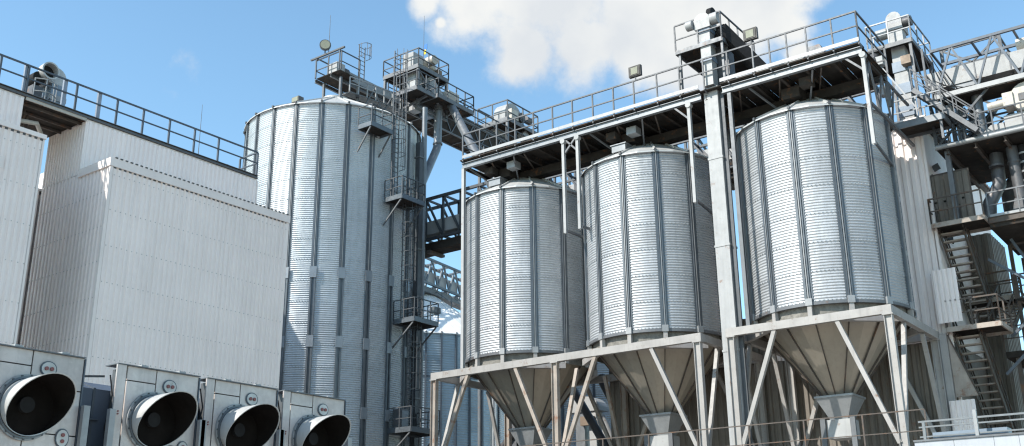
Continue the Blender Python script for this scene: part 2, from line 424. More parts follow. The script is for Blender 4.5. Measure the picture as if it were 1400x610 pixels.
# pipes hanging under the bridge in the slot
p = thing('pipe_rack', (18, 35.6, 17), 'rusty pipe frame hanging in the slot under the roof walkway', 'pipes')
for x in (17.42, 17.75, 18.05): MB().tube([(x, 35.5 + (x - 17.4), 16.6), (x, 35.5 + (x - 17.4), 18.18)], .045, 8).build('hanger', 'rusty_steel', p, True)
MB().tube([(17.3, 35.7, 17.6), (18.2, 35.7, 17.75), (18.9, 36.6, 17.75)], .09, 8).build('pipe', 'machine_cream', p, True)
MB().tube([(17.3, 36.2, 17.1), (18.5, 36.3, 17.2)], .12, 8).build('pipe', 'pipe_dark', p, True)

# rooftop aspirator
a = thing('roof_fan', (19, 37, 18.47), 'rooftop extraction fan with black round inlet on the left roof walkway', 'fan')
prof = [(18.73, 20.0)] + [(19.15 + .42 * math.cos(t), 20.30 + .42 * math.sin(t)) for t in [math.pi - i * math.pi / 10 for i in range(11)]] + [(19.57, 20.0)]
MB().prism(prof, 'y', 36.55, 37.45).build('scroll_housing', 'fan_hood', a)
MB().box((19.0, 36.52, 18.95), (19.6, 37.48, 19.99)).build('outlet_box', 'leg_blue', a)
MB().box((18.96, 36.48, 19.3), (19.64, 37.52, 19.52)).build('outlet_band', 'leg_paint', a)
MB().box((18.6, 36.4, 18.47), (19.75, 37.6, 18.94)).build('plinth', 'parapet_paint', a)
sl = MB(); n_ = 20
ring = lambda r, y: [(18.72 + r * math.cos(2 * math.pi * k / n_), y, 20.32 + r * math.sin(2 * math.pi * k / n_)) for k in range(n_)]
for r0, y0, r1, y1 in ((.34, 36.55, .36, 36.2), (.36, 36.2, .30, 36.2), (.30, 36.2, .28, 36.54)):
    sl.add(ring(r0, y0) + ring(r1, y1), [(k, (k + 1) % n_, n_ + (k + 1) % n_, n_ + k) for k in range(n_)])
sl.build('inlet_sleeve', 'fan_hood', a, True)
MB().add(ring(.29, 36.5), [tuple(range(n_))]).build('inlet_throat', 'black_rubber', a)
MB().tube([(18.45, 36.5, 20.0), (18.45, 37.3, 20.0)], .26, 14).build('motor', 'black_rubber', a, True)
MB().box((18.3, 36.6, 18.95), (18.7, 37.4, 19.7)).build('motor_stand', 'pipe_dark', a)
c_ = thing('cage_ladder', (18.5, 36.1, 18.47), 'white hooped ladder guard in front of the rooftop fan', 'ladder')
for x in (18.1, 18.45, 18.8, 19.0): MB().tube([(x, 36.1 - .25 * math.sin((x - 18.1) / .9 * math.pi), 18.48), (x, 36.1 - .25 * math.sin((x - 18.1) / .9 * math.pi), 19.75)], .022, 6).build('bar', 'leg_paint', c_)
for z in (19.2, 19.72): MB().tube([(18.1 + .9 * k / 8, 36.1 - .25 * math.sin(k / 8 * math.pi), z) for k in range(9)], .022, 6).build('hoop', 'leg_paint', c_)
tag(MB().tube([(26.0, 36.5, 18.3), (25.98, 36.5, 21.6)], [.02, .008], 5).build('whip_antenna', 'dark_trim'), 'thin whip antenna standing on the left roof beside the big silo', 'antenna')
a = thing('valve_cluster', (27, 36.0, 18.47), 'small dark pipe fittings at the far end of the roof walkway', 'pipes')
MB().tube([(26.3, 35.9, 18.62), (27.6, 35.9, 18.62)], .07, 8).build('pipe', 'pipe_dark', a, True)
for x in (26.6, 27.1): MB().tube([(x, 35.9, 18.6), (x, 35.9, 18.9)], .09, 8).build('valve', 'pipe_dark', a, True)

# ================================================================== silos
def ribs_mesh(R, z0, z1, w=.15, d=.085, m='stiffener_steel'):
    bb = MB()
    for s_ in (-1, 1): bb.box((R - .01, s_ * w / 2 - .022, z0), (R + d, s_ * w / 2 + .022, z1)); bb.box((R + .012, s_ * (w / 2 + .06) - .036, z0), (R + .03, s_ * (w / 2 + .06) + .036, z1))
    bb.box((R + .0, -w / 2 + .024, z0), (R + .035, w / 2 - .024, z1))
    return bb.mesh('stiffener', m)
def fin_mesh(R, z0, z1, d=.10): return MB().box((R + .036, -.018, z0), (R + d, .018, z1)).mesh('stiffener_fin', 'galv_bright')
def roof_parts(parent, c, R, nb, phase, ze, za, m='roof_sheet', r_top=.55, rib=.09):
    da = 2 * math.pi / nb; bb = MB(); e = R + .16
    P_ = lambda r, a, z: (r * math.cos(a), r * math.sin(a), z)
    sl = (za - ze) / (R - r_top); ez = ze - sl * .16
    bb.add([P_(e, -da / 2, ez), P_(e, 0, ez), P_(e, da / 2, ez), P_(r_top, da / 2, za), P_(r_top, 0, za), P_(r_top, -da / 2, za)], [(0, 1, 4, 5), (1, 2, 3, 4)])
    bb.add([P_(e, -da / 2, ez), P_(e, 0, ez), P_(e, da / 2, ez), P_(e, da / 2, ez - .06), P_(e, 0, ez - .06), P_(e, -da / 2, ez - .06)], [(0, 5, 4, 1), (1, 4, 3, 2)])
    bb.bar(P_(e, -da / 2, ez + .03), P_(r_top, -da / 2, za + .03), .07, rib)
    me = bb.mesh('roof_panel', m); kb = MB().box((e - .1, -.05, ez - .02), (e + .05, .05, ez + .1)).mesh('eave_clip', 'dark_trim')
    for k in range(nb):
        o = piece('roof_panel', me, parent, (c[0], c[1], 0), phase + (k + .5) * da)
        piece('eave_clip', kb, parent, (c[0], c[1], 0), phase + k * da)
    MB().lathe((c[0], c[1], 0), [(r_top + .08, za - .05), (r_top + .08, za + .14), (r_top * .5, za + .2), (0.01, za + .22)], 16).build('roof_cap', m, parent, True)
def hopper_silo(c, phase, label, nb=13, R=3.2, zb=11.28, ze=19.48, za=21.0, rows=7):
    s = thing('hopper_silo', (c[0], c[1], 10.72), label, 'silo', 'hopper-bottomed silos on steel frames')
    da = 2 * math.pi / nb; h = (ze - zb) / rows
    me = corr_sheet(R, da, h, 'silo_sheet', .121, .018)
    for r in range(rows):
        for k in range(nb): piece('wall_sheet', me, s, (c[0], c[1], zb + r * h), phase + (k + .5) * da)
    rm = ribs_mesh(R, zb - .02, ze - .02); fm = fin_mesh(R, zb - .02, ze - .02)
    cl = MB().box((R + .03, -.13, 0), (R + .12, .13, .28)).mesh('base_clamp', 'galv_bright')
    lg = MB().box((R - .10, -.085, 10.72), (R + .08, .085, zb - .13)).mesh('stub_leg', 'frame_paint')
    for k in range(nb):
        a = phase + k * da
        fo = piece('stiffener', rm, s, (c[0], c[1], 0), a); piece('stiffener_fin', fm, s, (c[0], c[1], 0), a); piece('stub_leg', lg, s, (c[0], c[1], 0), a)
        piece('base_clamp', cl, s, (c[0], c[1], zb - .14), a)
    MB().lathe((c[0], c[1], 0), [(R - .06, zb - .12), (R + .05, zb - .12), (R + .05, zb - .01), (R - .06, zb - .01), (R - .06, zb - .12)], 52).build('base_ring', 'gantry_steel', s, True)
    sm = MB().lathe((0, 0, 0), [(R - .16, 10.75), (R - .16, zb - .05)], 4, -da / 2, da / 2).mesh('bird_screen', 'screen_mesh')
    rb = .62; zc = 8.05; bb = MB()
    q = lambda r, a, z: (r * math.cos(a), r * math.sin(a), z)
    bb.add([q(R - .18, -da / 2, zb - .1), q(R - .18, 0, zb - .1), q(R - .18, da / 2, zb - .1), q(rb, da / 2, zc), q(rb, 0, zc), q(rb, -da / 2, zc)], [(0, 5, 4, 1), (1, 4, 3, 2)])
    hm = bb.mesh('hopper_plate', 'hopper_sheet')
    sb = MB().bar(q(R - .15, -da / 2, zb - .12), q(rb + .03, -da / 2, zc), .03, .09).mesh('hopper_seam', 'rusty_steel')
    for k in range(nb):
        piece('hopper_plate', hm, s, (c[0], c[1], 0), phase + (k + .5) * da); piece('hopper_seam', sb, s, (c[0], c[1], 0), phase + (k + .5) * da); piece('bird_screen', sm, s, (c[0], c[1], 0), phase + (k + .5) * da)
    x, y = c
    MB().box((x - .78, y - .78, 7.98), (x + .78, y + .78, 8.06)).build('outlet_flange', 'galv_bright', s)
    MB().add([(x - .74, y - .74, 7.98), (x + .74, y - .74, 7.98), (x + .74, y + .74, 7.98), (x - .74, y + .74, 7.98), (x - .36, y - .36, 7.14), (x + .36, y - .36, 7.14), (x + .36, y + .36, 7.14), (x - .36, y + .36, 7.14)],
             [(0, 4, 5, 1), (1, 5, 6, 2), (2, 6, 7, 3), (3, 7, 4, 0), (4, 7, 6, 5)]).build('outlet_hopper', 'galv_bright', s)
    MB().box((x - .48, y - .48, 6.4), (x + .48, y + .48, 7.13)).build('slide_gate', 'leg_paint', s)
    for s_ in (-1, 1): MB().box((x - .6, y + s_ * .5, 5.4), (x - .5, y + s_ * .7, 7.2)).build('gate_guide', 'gantry_steel', s)
    roof_parts(s, c, R, nb, phase, ze, za)
    return s
silo_right = hopper_silo((41.3, 14.35), R_(185.7), 'hopper silo nearest the camera, right of the tall pale elevator leg')
silo_mid = hopper_silo((41.3, 22.35), R_(213.4), 'middle hopper silo, left of the tall pale elevator leg')
silo_left = hopper_silo((41.3, 29.6), R_(220.3), 'leftmost and smallest-looking of the three hopper silos')
for s, c in ((silo_left, (41.3, 29.6)), (silo_mid, (41.3, 22.35))):
    a = R_(250 if s is silo_left else 240)
    x, y, _ = pol(c, 2.35, R_(176), 0)
    MB().box((x - .25, y - .36, 19.9), (x + .25, y + .36, 20.22)).box((x - .3, y - .42, 20.225), (x + .3, y + .42, 20.27)).build('roof_hatch', 'pipe_galv', s)
    MB().tube([(c[0], c[1], 21.3), (c[0], c[1] + .1, 22.4)], .2, 10).build('filling_spout', 'pipe_dark', s, True)
MB().tube([(41.3, 14.35, 21.3), (40.9, 14.45, 22.0)], .22, 10).build('filling_spout', 'pipe_dark', silo_right, True)

# the big flat-bottomed silo
C1 = (41.3, 44.3); R1 = 5.27
s1 = thing('storage_silo', (C1[0], C1[1], 0), 'tall corrugated steel silo behind the pale blocks', 'silo')
NB1 = 22; da1 = 2 * math.pi / NB1; ph1 = R_(227.1 + 8.0); rows1 = 23; h1 = 27.2 / rows1
me1 = corr_sheet(R1, da1, h1, 'big_silo_sheet', .122, .018, seg=4)
rest = MB()
for k in range(NB1):
    a = ph1 + (k + .5) * da1; rel = (math.degrees(a) - 227 + 180) % 360 - 180
    if abs(rel) < 92:
        for r in range(5, rows1): piece('wall_sheet', me1, s1, (C1[0], C1[1], r * h1), a)
        rest.lathe((C1[0], C1[1], 0), [(R1, 0), (R1, 5 * h1)], 3, a - da1 / 2, a + da1 / 2)
    else: rest.lathe((C1[0], C1[1], 0), [(R1, 0), (R1, 27.2)], 3, a - da1 / 2, a + da1 / 2)
stuff(rest.build('hidden_sheets', 'big_silo_sheet', s1, True))
rm_lo = MB()
for s_ in (-1, 1): rm_lo.box((R1 + .0, s_ * .105 - .045, 0), (R1 + .12, s_ * .105 + .045, 17.0))
rm_lo.box((R1 + .0, -.058, 0), (R1 + .04, .058, 17.0))
rm_lo = rm_lo.mesh('stiffener_lower', 'stiffener_steel')
rm_hi = ribs_mesh(R1, 17.02, 27.18, .13, .08); fm1 = fin_mesh(R1, 17.02, 27.18)
spl = MB().box((R1 + .12, -.19, 0), (R1 + .16, .19, .62)).mesh('splice_plate', 'plate_grey')
for k in range(NB1):
    a = ph1 + k * da1; rel = (math.degrees(a) - 227 + 180) % 360 - 180
    if abs(rel) < 100:
        piece('stiffener', rm_lo, s1, (C1[0], C1[1], 0), a); piece('stiffener', rm_hi, s1, (C1[0], C1[1], 0), a); piece('stiffener_fin', fm1, s1, (C1[0], C1[1], 0), a)
        for z in (16.7, 12.9, 9.2): piece('splice_plate', spl, s1, (C1[0], C1[1], z), a)
roof_parts(s1, C1, R1, NB1, ph1, 27.2, 29.55, r_top=.8)

# far silo
cf = (69.4, 61.9)
fs = thing('far_silo', (cf[0], cf[1], 0), 'distant silo with white cone roof, between the big silo and the hopper silos', 'silo')
Rf = 8.2; nbf = 40; daf = 2 * math.pi / nbf
mf = corr_sheet(Rf, daf, 2.04, 'far_silo_sheet', .2, .03, seg=2, sub=4, bolts=0)
rest = MB()
for k in range(nbf):
    a = (k + .5) * daf; rel = (math.degrees(a) - 221.7 + 180) % 360 - 180
    if -25 < rel < 70:
        for r in range(10): piece('wall_sheet', mf, fs, (cf[0], cf[1], r * 2.04), a)
    else: rest.lathe((cf[0], cf[1], 0), [(Rf, 0), (Rf, 20.4)], 2, a - daf / 2, a + daf / 2)
stuff(rest.build('hidden_sheets', 'far_silo_sheet', fs, True))
rmf = MB().box((Rf, -.07, 0), (Rf + .14, .07, 20.4)).mesh('stiffener', 'rail_dark')
bnd = MB().lathe((cf[0], cf[1], 0), [(Rf + .03, 16.6), (Rf + .06, 16.6), (Rf + .06, 16.72), (Rf + .03, 16.72)], 60).build('wind_ring', 'rail_dark', fs)
for k in range(nbf):
    if -28 < (math.degrees(k * daf) - 221.7 + 180) % 360 - 180 < 95: piece('stiffener', rmf, fs, (cf[0], cf[1], 0), k * daf)
roof_parts(fs, cf, Rf, nbf, 0, 20.4, 25.7, m='white_roof', r_top=.8, rib=.03)
x, y, _ = pol(cf, 5.0, R_(236), 0)
MB().box((x - .4, y - .3, 22.7), (x + .4, y + .3, 23.2)).build('roof_hatch', 'dark_trim', fs)
railing(fs, [pol(cf, r, R_(275), 20.4 + (8.2 - r) * 5.3 / 7.4) for r in (7.6, 5.5, 3.4, 1.3)], h=1.1, spacing=1.4, r=.03, pr=.03)

# ================================================================== support frames under the hopper silos
def member(parent, name, a, b, w, h, m): return MB().bar(a, b, w, h).build(name, m, parent)
def frame(label, Y0, Y1, posts_y, braces, m='frame_paint', rusty=()):
    f = thing('support_frame', (41.1, (Y0 + Y1) / 2, 0), label, 'steel frame')
    X0, X1 = 38.0, 44.15
    MB().box((X0, Y0, 10.41), (X0 + .22, Y1, 10.73)).build('front_beam', m, f)
    MB().box((X1 - .22, Y0, 10.41), (X1, Y1, 10.73)).build('rear_beam', m, f)
    for y in (Y0, Y1 - .22): MB().box((X0 + .222, y, 10.412), (X1 - .222, y + .22, 10.728)).build('side_beam', m, f)
    for i, y in enumerate(posts_y):
        for X in (X0, X1 - .24):
            mm = 'frame_rusty' if i in rusty else m
            p_ = MB()
            p_.box((X + .003, y - .15, 0), (X + .235, y - .125, 10.40)).box((X + .003, y + .125, 0), (X + .235, y + .15, 10.40)).box((X + .09, y - .124, 0), (X + .115, y + .124, 10.40))
            p_.build('column', mm, f)
            MB().box((X - .02, y - .2, 10.36), (X + .26, y + .2, 10.408)).build('cap_plate', m, f)
    for (ya, za, yb, zb, mm) in braces:
        member(f, 'brace', (X0 + .12, ya, za), (X0 + .12, yb, zb), .17, .16, mm)
        member(f, 'brace', (X1 - .12, ya, za), (X1 - .12, yb, zb), .17, .16, mm)
    for y in (posts_y[0], posts_y[-1]):
        for x0, x1 in ((X0 + .25, 39.9), (X1 - .25, 42.3)):
            member(f, 'side_brace', (x1, y, 10.36), (x0, y, 5.6), .16, .15, m)
    for y in posts_y[1:-1]:
        member(f, 'side_brace', (39.9, y, 10.36), (X0 + .25, y, 5.6), .16, .15, 'frame_rusty'); member(f, 'side_brace', (42.3, y, 10.36), (X1 - .25, y, 5.6), .16, .15, 'frame_rusty')
    MB().box((X0 + .05, Y0 + .16, 5.05), (X0 + .2, Y1 - .16, 5.25)).build('lower_beam', m, f)
    MB().box((X1 - .2, Y0 + .16, 5.05), (X1 - .05, Y1 - .16, 5.25)).build('lower_beam', m, f)
    # ring gussets carrying the silo legs
    for (yc) in ([14.35] if Y1 < 18 else [22.35, 29.6]):
        for sx in (-1, 1):
            for sy in (-1, 1):
                c_ = Vector((41.1 + sx * 2.95, yc + sy * 1.3, 10.57)); d_ = Vector((41.1 + sx * 1.3, yc + sy * 3.1, 10.57))
                MB().bar(c_, d_, .2, .28).build('corner_beam', m, f)
    return f
frame('cream steel frame under the hopper silo right of the pale elevator leg', 10.96, 17.55, [11.12, 17.38],
      [(15.54, 10.40, 17.25, 6.13 - .1, 'frame_paint'), (13.03, 10.40, 11.26, 5.75, 'frame_paint')])
f1 = frame('cream and rusty steel frame under the two left hopper silos', 18.66, 33.18, [18.86, 25.93, 33.02],
      [(30.94, 10.40, 32.95, 5.7, 'frame_rusty'), (28.12, 10.40, 26.05, 5.7, 'frame_rusty'), (23.81, 10.40, 25.82, 5.7, 'frame_rusty'), (21.02, 10.40, 18.95, 5.7, 'frame_paint')], rusty=(1, 2))

# ================================================================== main gantry walkway over the hopper silos
G = thing('gantry_walkway', (39.7, 21, 20.9), 'long steel conveyor gantry with handrail above the three hopper silos', 'gantry')
GX0, GX1, GY0, GY1 = 38.0, 41.4, 10.85, 31.35
for X, ya, yb in ((38.12, GY0, 16.9), (38.12, 17.92, GY1), (41.28, GY0, GY1)): MB().hbeam((X, ya, 21.1), (X, yb, 21.1), .2, .30, .03).build('main_beam', 'pipe_galv', G)
jm = MB().hbeam((38.24, 0, 21.06), (41.16, 0, 21.06), .12, .22, .02).mesh('cross_beam', 'underside')
y = GY0 + .1
while y < GY1: piece('cross_beam', jm, G, (0, y, 0)); y += 1.13
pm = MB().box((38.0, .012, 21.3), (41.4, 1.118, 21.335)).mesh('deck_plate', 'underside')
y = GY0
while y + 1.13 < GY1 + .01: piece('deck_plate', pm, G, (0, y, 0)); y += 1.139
bk = MB().bar((37.92, 0, 21.36), (38.22, 0, 21.26), .06, .1).mesh('bracket', 'gantry_steel')
PY = [31.18, 30.09, 29.01, 27.87, 26.77, 25.64, 24.5, 23.36, 22.23, 21.14, 19.95, 18.82, 17.65, 16.5, 15.33, 14.58, 13.82, 12.97, 11.9, 10.87]
for y in PY: piece('bracket', bk, G, (0, y, 0))
for ya, yb in ((GY0, 16.9), (17.92, GY1)): MB().box((37.92, ya, 21.338), (38.5, yb, 21.40)).build('edge_walk', 'underside', G)
railing(G, [(37.95, GY0, 21.41), (37.95, GY1 - .15, 21.41)], h=1.36, r=.032, pr=.03, mids=(.72,), m='rail_mid', posts=[(37.95, y, 21.41) for y in PY], drop=.12)
for ya, yb in ((GY0, 16.9), (17.92, GY1 - .15)): MB().box((37.90, ya, 21.44), (37.925, yb, 21.60)).build('kick_plate', 'galv_bright', G)
railing(G, [(37.95, GY0 + .02, 21.41), (41.45, GY0 + .02, 21.41)], h=1.36, r=.032, pr=.03, m='rail_mid', mids=(.72,), spacing=1.7)
railing(G, [(41.45, GY0, 21.41), (41.45, GY1, 21.41)], h=1.2, r=.03, pr=.028, m='rail_mid', mids=(.62,), spacing=1.6)
railing(G, [(37.95, GY1 - .15, 21.41), (41.45, GY1 - .15, 21.41)], h=1.36, r=.03, pr=.028, m='rail_mid', mids=(.72,), spacing=1.7)
MB().box((39.3, GY0 + .4, 21.42), (39.95, GY1, 21.95)).build('conveyor_casing', 'galv_bright', G)
lid = MB().box((39.24, 0, 21.96), (40.01, .06, 22.02)).mesh('casing_flange', 'gantry_steel')
for k in range(9): piece('casing_flange', lid, G, (0, 12 + k * 2.2, 0))
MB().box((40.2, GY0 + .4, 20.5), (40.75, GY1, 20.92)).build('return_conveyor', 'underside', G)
for y in (12.6, 14.4, 16.2, 20.3, 22.3, 24.2, 27.6, 29.6): MB().bar((38.3, y, 20.93), (41.2, y + 1.2, 20.93), .06, .06).build('wind_brace', 'rusty_steel', G)
for k, y in enumerate((13.2, 21.5, 22.6, 28.4, 29.8)): MB().box((38.6, y, 20.55), (39.1, y + .5, 20.9)).build('junction_box', 'galv_bright' if k % 2 else 'underside', G)
# conveyor outlets and feed chutes above each silo
for y in (14.35, 22.35, 29.6):
    MB().tube([(39.6, y, 21.0), (40.2, y, 20.95), (41.0, y, 21.55 - .25)], .2, 10).build('feed_spout', 'pipe_dark', G, True)
    MB().box((39.25, y - .4, 20.45), (40.0, y + .4, 20.94)).build('feed_box', 'underside', G)
    for dy in (-1.4, 1.4): MB().bar((38.25, y + dy, 20.95), (39.6, y + dy * .5, 20.2), .07, .07).build('strut', 'gantry_steel', G)
# posts carrying the gantry on the silo walls
for (y, z0, x1, y1) in ((25.15, 16.3, 39.75, 25.1), (24.35, 16.35, 38.85, 24.25), (18.52, 16.35, 41.2, 18.9), (10.83, 17.05, 41.2, 11.1)):
    MB().hbeam((38.1, y, z0), (38.1, y, 20.94), .14, .16, .025).build('hanger_post', 'leg_paint', G)
    MB().bar((38.1, y, z0 + .15), (x1, y1, z0 + .15), .09, .1).build('hanger_bracket', 'gantry_steel', G)
    MB().bar((38.12, y, 20.2), (38.12, y + (.7 if y < 25 else -.7), 20.93), .08, .08).build('knee_brace', 'gantry_steel', G)
    MB().tube([(37.98, y, 20.86), (38.22, y, 20.86)], .13, 12).build('pin_joint', 'leg_paint', G, True)
MB().hbeam((38.1, 31.25, 10.74), (38.1, 31.25, 20.94), .16, .16, .025).build('end_column', 'leg_paint', G)
MB().hbeam((38.15, 16.6, 10.74), (38.15, 16.6, 20.94), .16, .16, .025).build('mid_column', 'gantry_steel', G)
for y in (31.25, 18.2, 10.9): MB().hbeam((41.3, y, 10.74 if y > 30 else 19.8), (41.3, y, 20.94), .16, .16, .025).build('rear_column', 'gantry_steel', G)
# open lattice at the right end, down to the silo
for i in range(5):
    x0 = 38.2 + i * .78
    MB().bar((x0, 10.9, 20.93 if i % 2 else 19.0), (x0 + .78, 10.9, 19.0 if i % 2 else 20.93), .07, .07).build('lattice', 'gantry_steel', G)
MB().bar((38.1, 10.9, 19.0), (44.2, 10.9, 19.0), .1, .1).build('lattice_chord', 'gantry_steel', G)
MB().bar((41.3, 10.9, 20.93), (44.2, 10.9, 20.93), .1, .1).build('lattice_chord', 'gantry_steel', G)

# ------------------------------------------------------------------ truss helper
_BR = {}
def truss(parent, axis, a0, a1, c0, c1, zb, zt, n, m='gantry_steel', w=.14, bw=.09, style='w', planes=None, slope=0.0):
    """two lattice planes at c0 and c1 running along an axis from a0 to a1; each chord and brace is a part"""
    def P(a, c, z):
        z = z + slope * (a - a0)
        return (a, c, z) if axis == 'x' else (c, a, z)
    for c in (c0, c1):
        for z in (zb, zt): MB().bar(P(a0, c, z), P(a1, c, z), w, w).build('chord', m, parent)
        st = (a1 - a0) / n
        for i in range(n):
            p = a0 + i * st
            if style == 'w':
                MB().bar(P(p, c, zb), P(p + st / 2, c, zt), bw, bw).build('brace', m, parent); MB().bar(P(p + st / 2, c, zt), P(p + st, c, zb), bw, bw).build('brace', m, parent)
            else:
                MB().bar(P(p, c, zb), P(p + st, c, zt), bw, bw).build('brace', m, parent); MB().bar(P(p, c, zb), P(p, c, zt), bw, bw).build('upright', m, parent)
    st = (a1 - a0) / n
    for i in range(n + 1):
        MB().bar(P(a0 + i * st, c0, zb), P(a0 + i * st, c1, zb), bw, bw).build('cross_tie', m, parent)
        MB().bar(P(a0 + i * st, c0, zt), P(a0 + i * st, c1, zt), bw, bw).build('cross_tie', m, parent)

T = thing('cable_truss', (44.6, 21, 20), 'dark lattice running just behind the hopper silo roofs', 'truss')
truss(T, 'y', 18.6, 33.5, 44.1, 45.2, 20.05, 22.0, 10, w=.12, bw=.09, m='rail_mid', style='n')
for y in (18.8, 26, 33.3): MB().hbeam((44.65, y, 10.74 if y > 18.8 else 12.7), (44.65, y, 20.0), .2, .2, .02).build('column', 'gantry_steel', T)
MB().box((44.3, 18.6, 20.12), (45.0, 33.5, 20.4)).build('cable_tray', 'underside', T)
T = thing('truss_bridge', (46.7, 28, 20.35), 'grey lattice conveyor bridge passing behind the hopper silos', 'truss bridge')
truss(T, 'y', 13.0, 43.5, 46.0, 47.5, 20.95, 23.6, 22, w=.17, bw=.12, m='rail_mid', style='n')
MB().box((46.2, 13, 20.3), (47.3, 43.5, 20.8)).build('conveyor_trough', 'underside', T)
MB().box((46.2, 13, 21.35), (47.1, 43.5, 22.2)).build('conveyor_casing', 'leg_paint', T)
for k in range(9): MB().box((46.05, 14 + k * 3.3, 20.12), (47.45, 14.3 + k * 3.3, 20.29)).build('idler_box', 'rusty_steel', T)
for y in (34.5, 43.0): MB().hbeam((46.7, y, 0), (46.7, y, 20.29), .3, .3, .03).build('column', 'gantry_steel', T)

T = thing('enclosed_conveyor', (70, 60, 25), 'distant lattice conveyor bridge with pale panels above the white cone roof', 'conveyor')
truss(T, 'x', 55, 84, 60, 61.6, 26.9, 29.2, 18, w=.2, bw=.14, m='stiffener_steel', style='w', slope=-.06)
pn = MB().box((0, 60.2, 0), (1.35, 60.26, 1.0)).mesh('side_panel', 'leg_paint')
for k in range(18): x = 55.1 + k * 1.611; piece('side_panel', pn, T, (x, 0, 27.05 - .06 * (x - 55)))
MB().bar((55, 60.8, 26.4), (84, 60.8, 24.66), 1.2, .5).build('trough', 'gantry_steel', T)
for x in (56, 82): MB().hbeam((x, 60.8, 0), (x, 60.8, 24.4), .4, .4, .04).build('column', 'gantry_steel', T)

# ================================================================== catwalk and head towers over the big silo
K = thing('silo_catwalk', (50, 44.1, 31), 'conveyor catwalk with handrails leading off the top of the big silo', 'catwalk')
MB().box((46.6, 43.45, 30.75), (63, 44.8, 32.1)).build('conveyor_casing', 'underside', K)
for Y in (43.4, 44.9): MB().hbeam((46.6, Y, 32.2), (63, Y, 32.2), .16, .22, .02).build('main_beam', 'gantry_steel', K)
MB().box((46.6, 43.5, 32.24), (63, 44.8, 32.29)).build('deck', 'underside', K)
railing(K, [(46.6, 43.4, 32.32), (63, 43.4, 32.32)], h=1.15, spacing=1.3, r=.035, pr=.032, m='rail_mid')
railing(K, [(46.6, 44.9, 32.32), (63, 44.9, 32.32)], h=1.15, spacing=1.3, r=.03, pr=.03, m='rail_mid')
truss(K, 'x', 46.6, 63, 43.42, 44.85, 30.7, 32.08, 10, w=.1, bw=.07, m='gantry_steel')
for Y in (43.9, 45.3): MB().hbeam((40.4, Y, 31.0), (46.6, Y, 31.0), .14, .22, .02).build('main_beam', 'gantry_steel', K)
MB().box((40.4, 43.1, 31.11), (41.9, 45.2, 31.15)).build('deck', 'underside', K)
MB().box((41.92, 44.0, 31.11), (46.6, 45.2, 31.15)).build('deck', 'underside', K)
MB().bar((41.2, 43.3, 29.9), (46.6, 43.3, 30.4), .7, .06).build('side_walk', 'gantry_steel', K)
MB().box((41.6, 43.75, 31.2), (46.5, 44.5, 31.75)).build('conveyor_casing', 'galv_bright', K)
railing(K, [(40.4, 45.3, 31.16), (40.4, 43.0, 31.16), (42.0, 43.0, 31.16)], h=1.25, spacing=1.1, r=.03, pr=.03, m='rail_mid')
railing(K, [(41.2, 43.0, 29.95), (46.6, 43.0, 30.45)], h=1.0, spacing=.8, r=.035, pr=.032, m='galv_bright')
railing(K, [(40.4, 45.3, 31.16), (46.6, 45.3, 31.16)], h=1.45, spacing=1.1, r=.035, pr=.032, m='rail_mid')
for x in (40.8, 42.3):
    for Y in (43.4, 44.9): MB().box((x - .07, Y - .07, 29.2), (x + .07, Y + .07, 30.88)).build('leg', 'gantry_steel', K)
for i in range(5): MB().bar((42.6 + i * .8, 43.02, 30.9 if i % 2 else 29.5), (43.4 + i * .8, 43.02, 29.5 if i % 2 else 30.9), .07, .07).build('brace', 'gantry_steel', K)
MB().box((40.6, 43.6, 31.2), (41.3, 44.4, 31.95)).build('drive_box', 'leg_paint', K)
MB().tube([(41.3, 43.8, 31.6), (41.7, 43.8, 31.6)], .24, 12).build('motor', 'pipe_dark', K, True)
lp = thing('lamp_gantry', (40.3, 44, 31.2), 'dark cross bar carrying a round lamp on the big silo top', 'lamp frame')
for Y in (43.1, 45.2): MB().box((40.30, Y - .035, 31.17), (40.365, Y + .035, 32.5)).build('upright', 'rail_dark', lp)
MB().bar((40.33, 45.7, 32.55), (40.33, 42.7, 32.55), .12, .1).build('cross_bar', 'dark_trim', lp)
fl = thing('round_floodlight', (40.33, 44.4, 32.61), 'round dark floodlight on the cross bar above the big silo', 'floodlight')
MB().tube([(40.33, 44.45, 32.61), (40.33, 44.45, 32.85)], .04, 8).build('stem', 'dark_trim', fl)
MB().tube([(40.12, 44.23, 33.12), (40.24, 44.36, 33.12), (40.42, 44.55, 33.12), (40.46, 44.6, 33.12)], [.36, .36, .2, .12], 16).build('lamp_body', 'pipe_dark', fl, True)
MB().tube([(40.10, 44.21, 33.12), (40.12, 44.23, 33.12)], .30, 16).build('lens', 'lamp_glass', fl, True)
for (x, y, z0, z1, lab) in ((40.5, 44.3, 32.6, 35.4, 'thin aerial rod above the round lamp on the big silo'), (47.9, 42.9, 33.4, 38.2, 'thin flagpole on top of the head tower beside the big silo')):
    tag(MB().tube([(x, y, z0), (x, y, z1)], [.025, .012], 5).build('mast', 'dark_trim'), lab, 'mast')
fg = thing('small_flag', (47.9, 42.9, 35.2), 'small blue and yellow flag on the head tower mast', 'flag')
MB().box((47.92, 42.62, 35.55), (47.95, 42.86, 35.95)).build('blue_half', 'flag_blue', fg); MB().box((47.92, 42.72, 35.2), (47.95, 42.9, 35.545)).build('yellow_half', 'flag_yellow', fg)
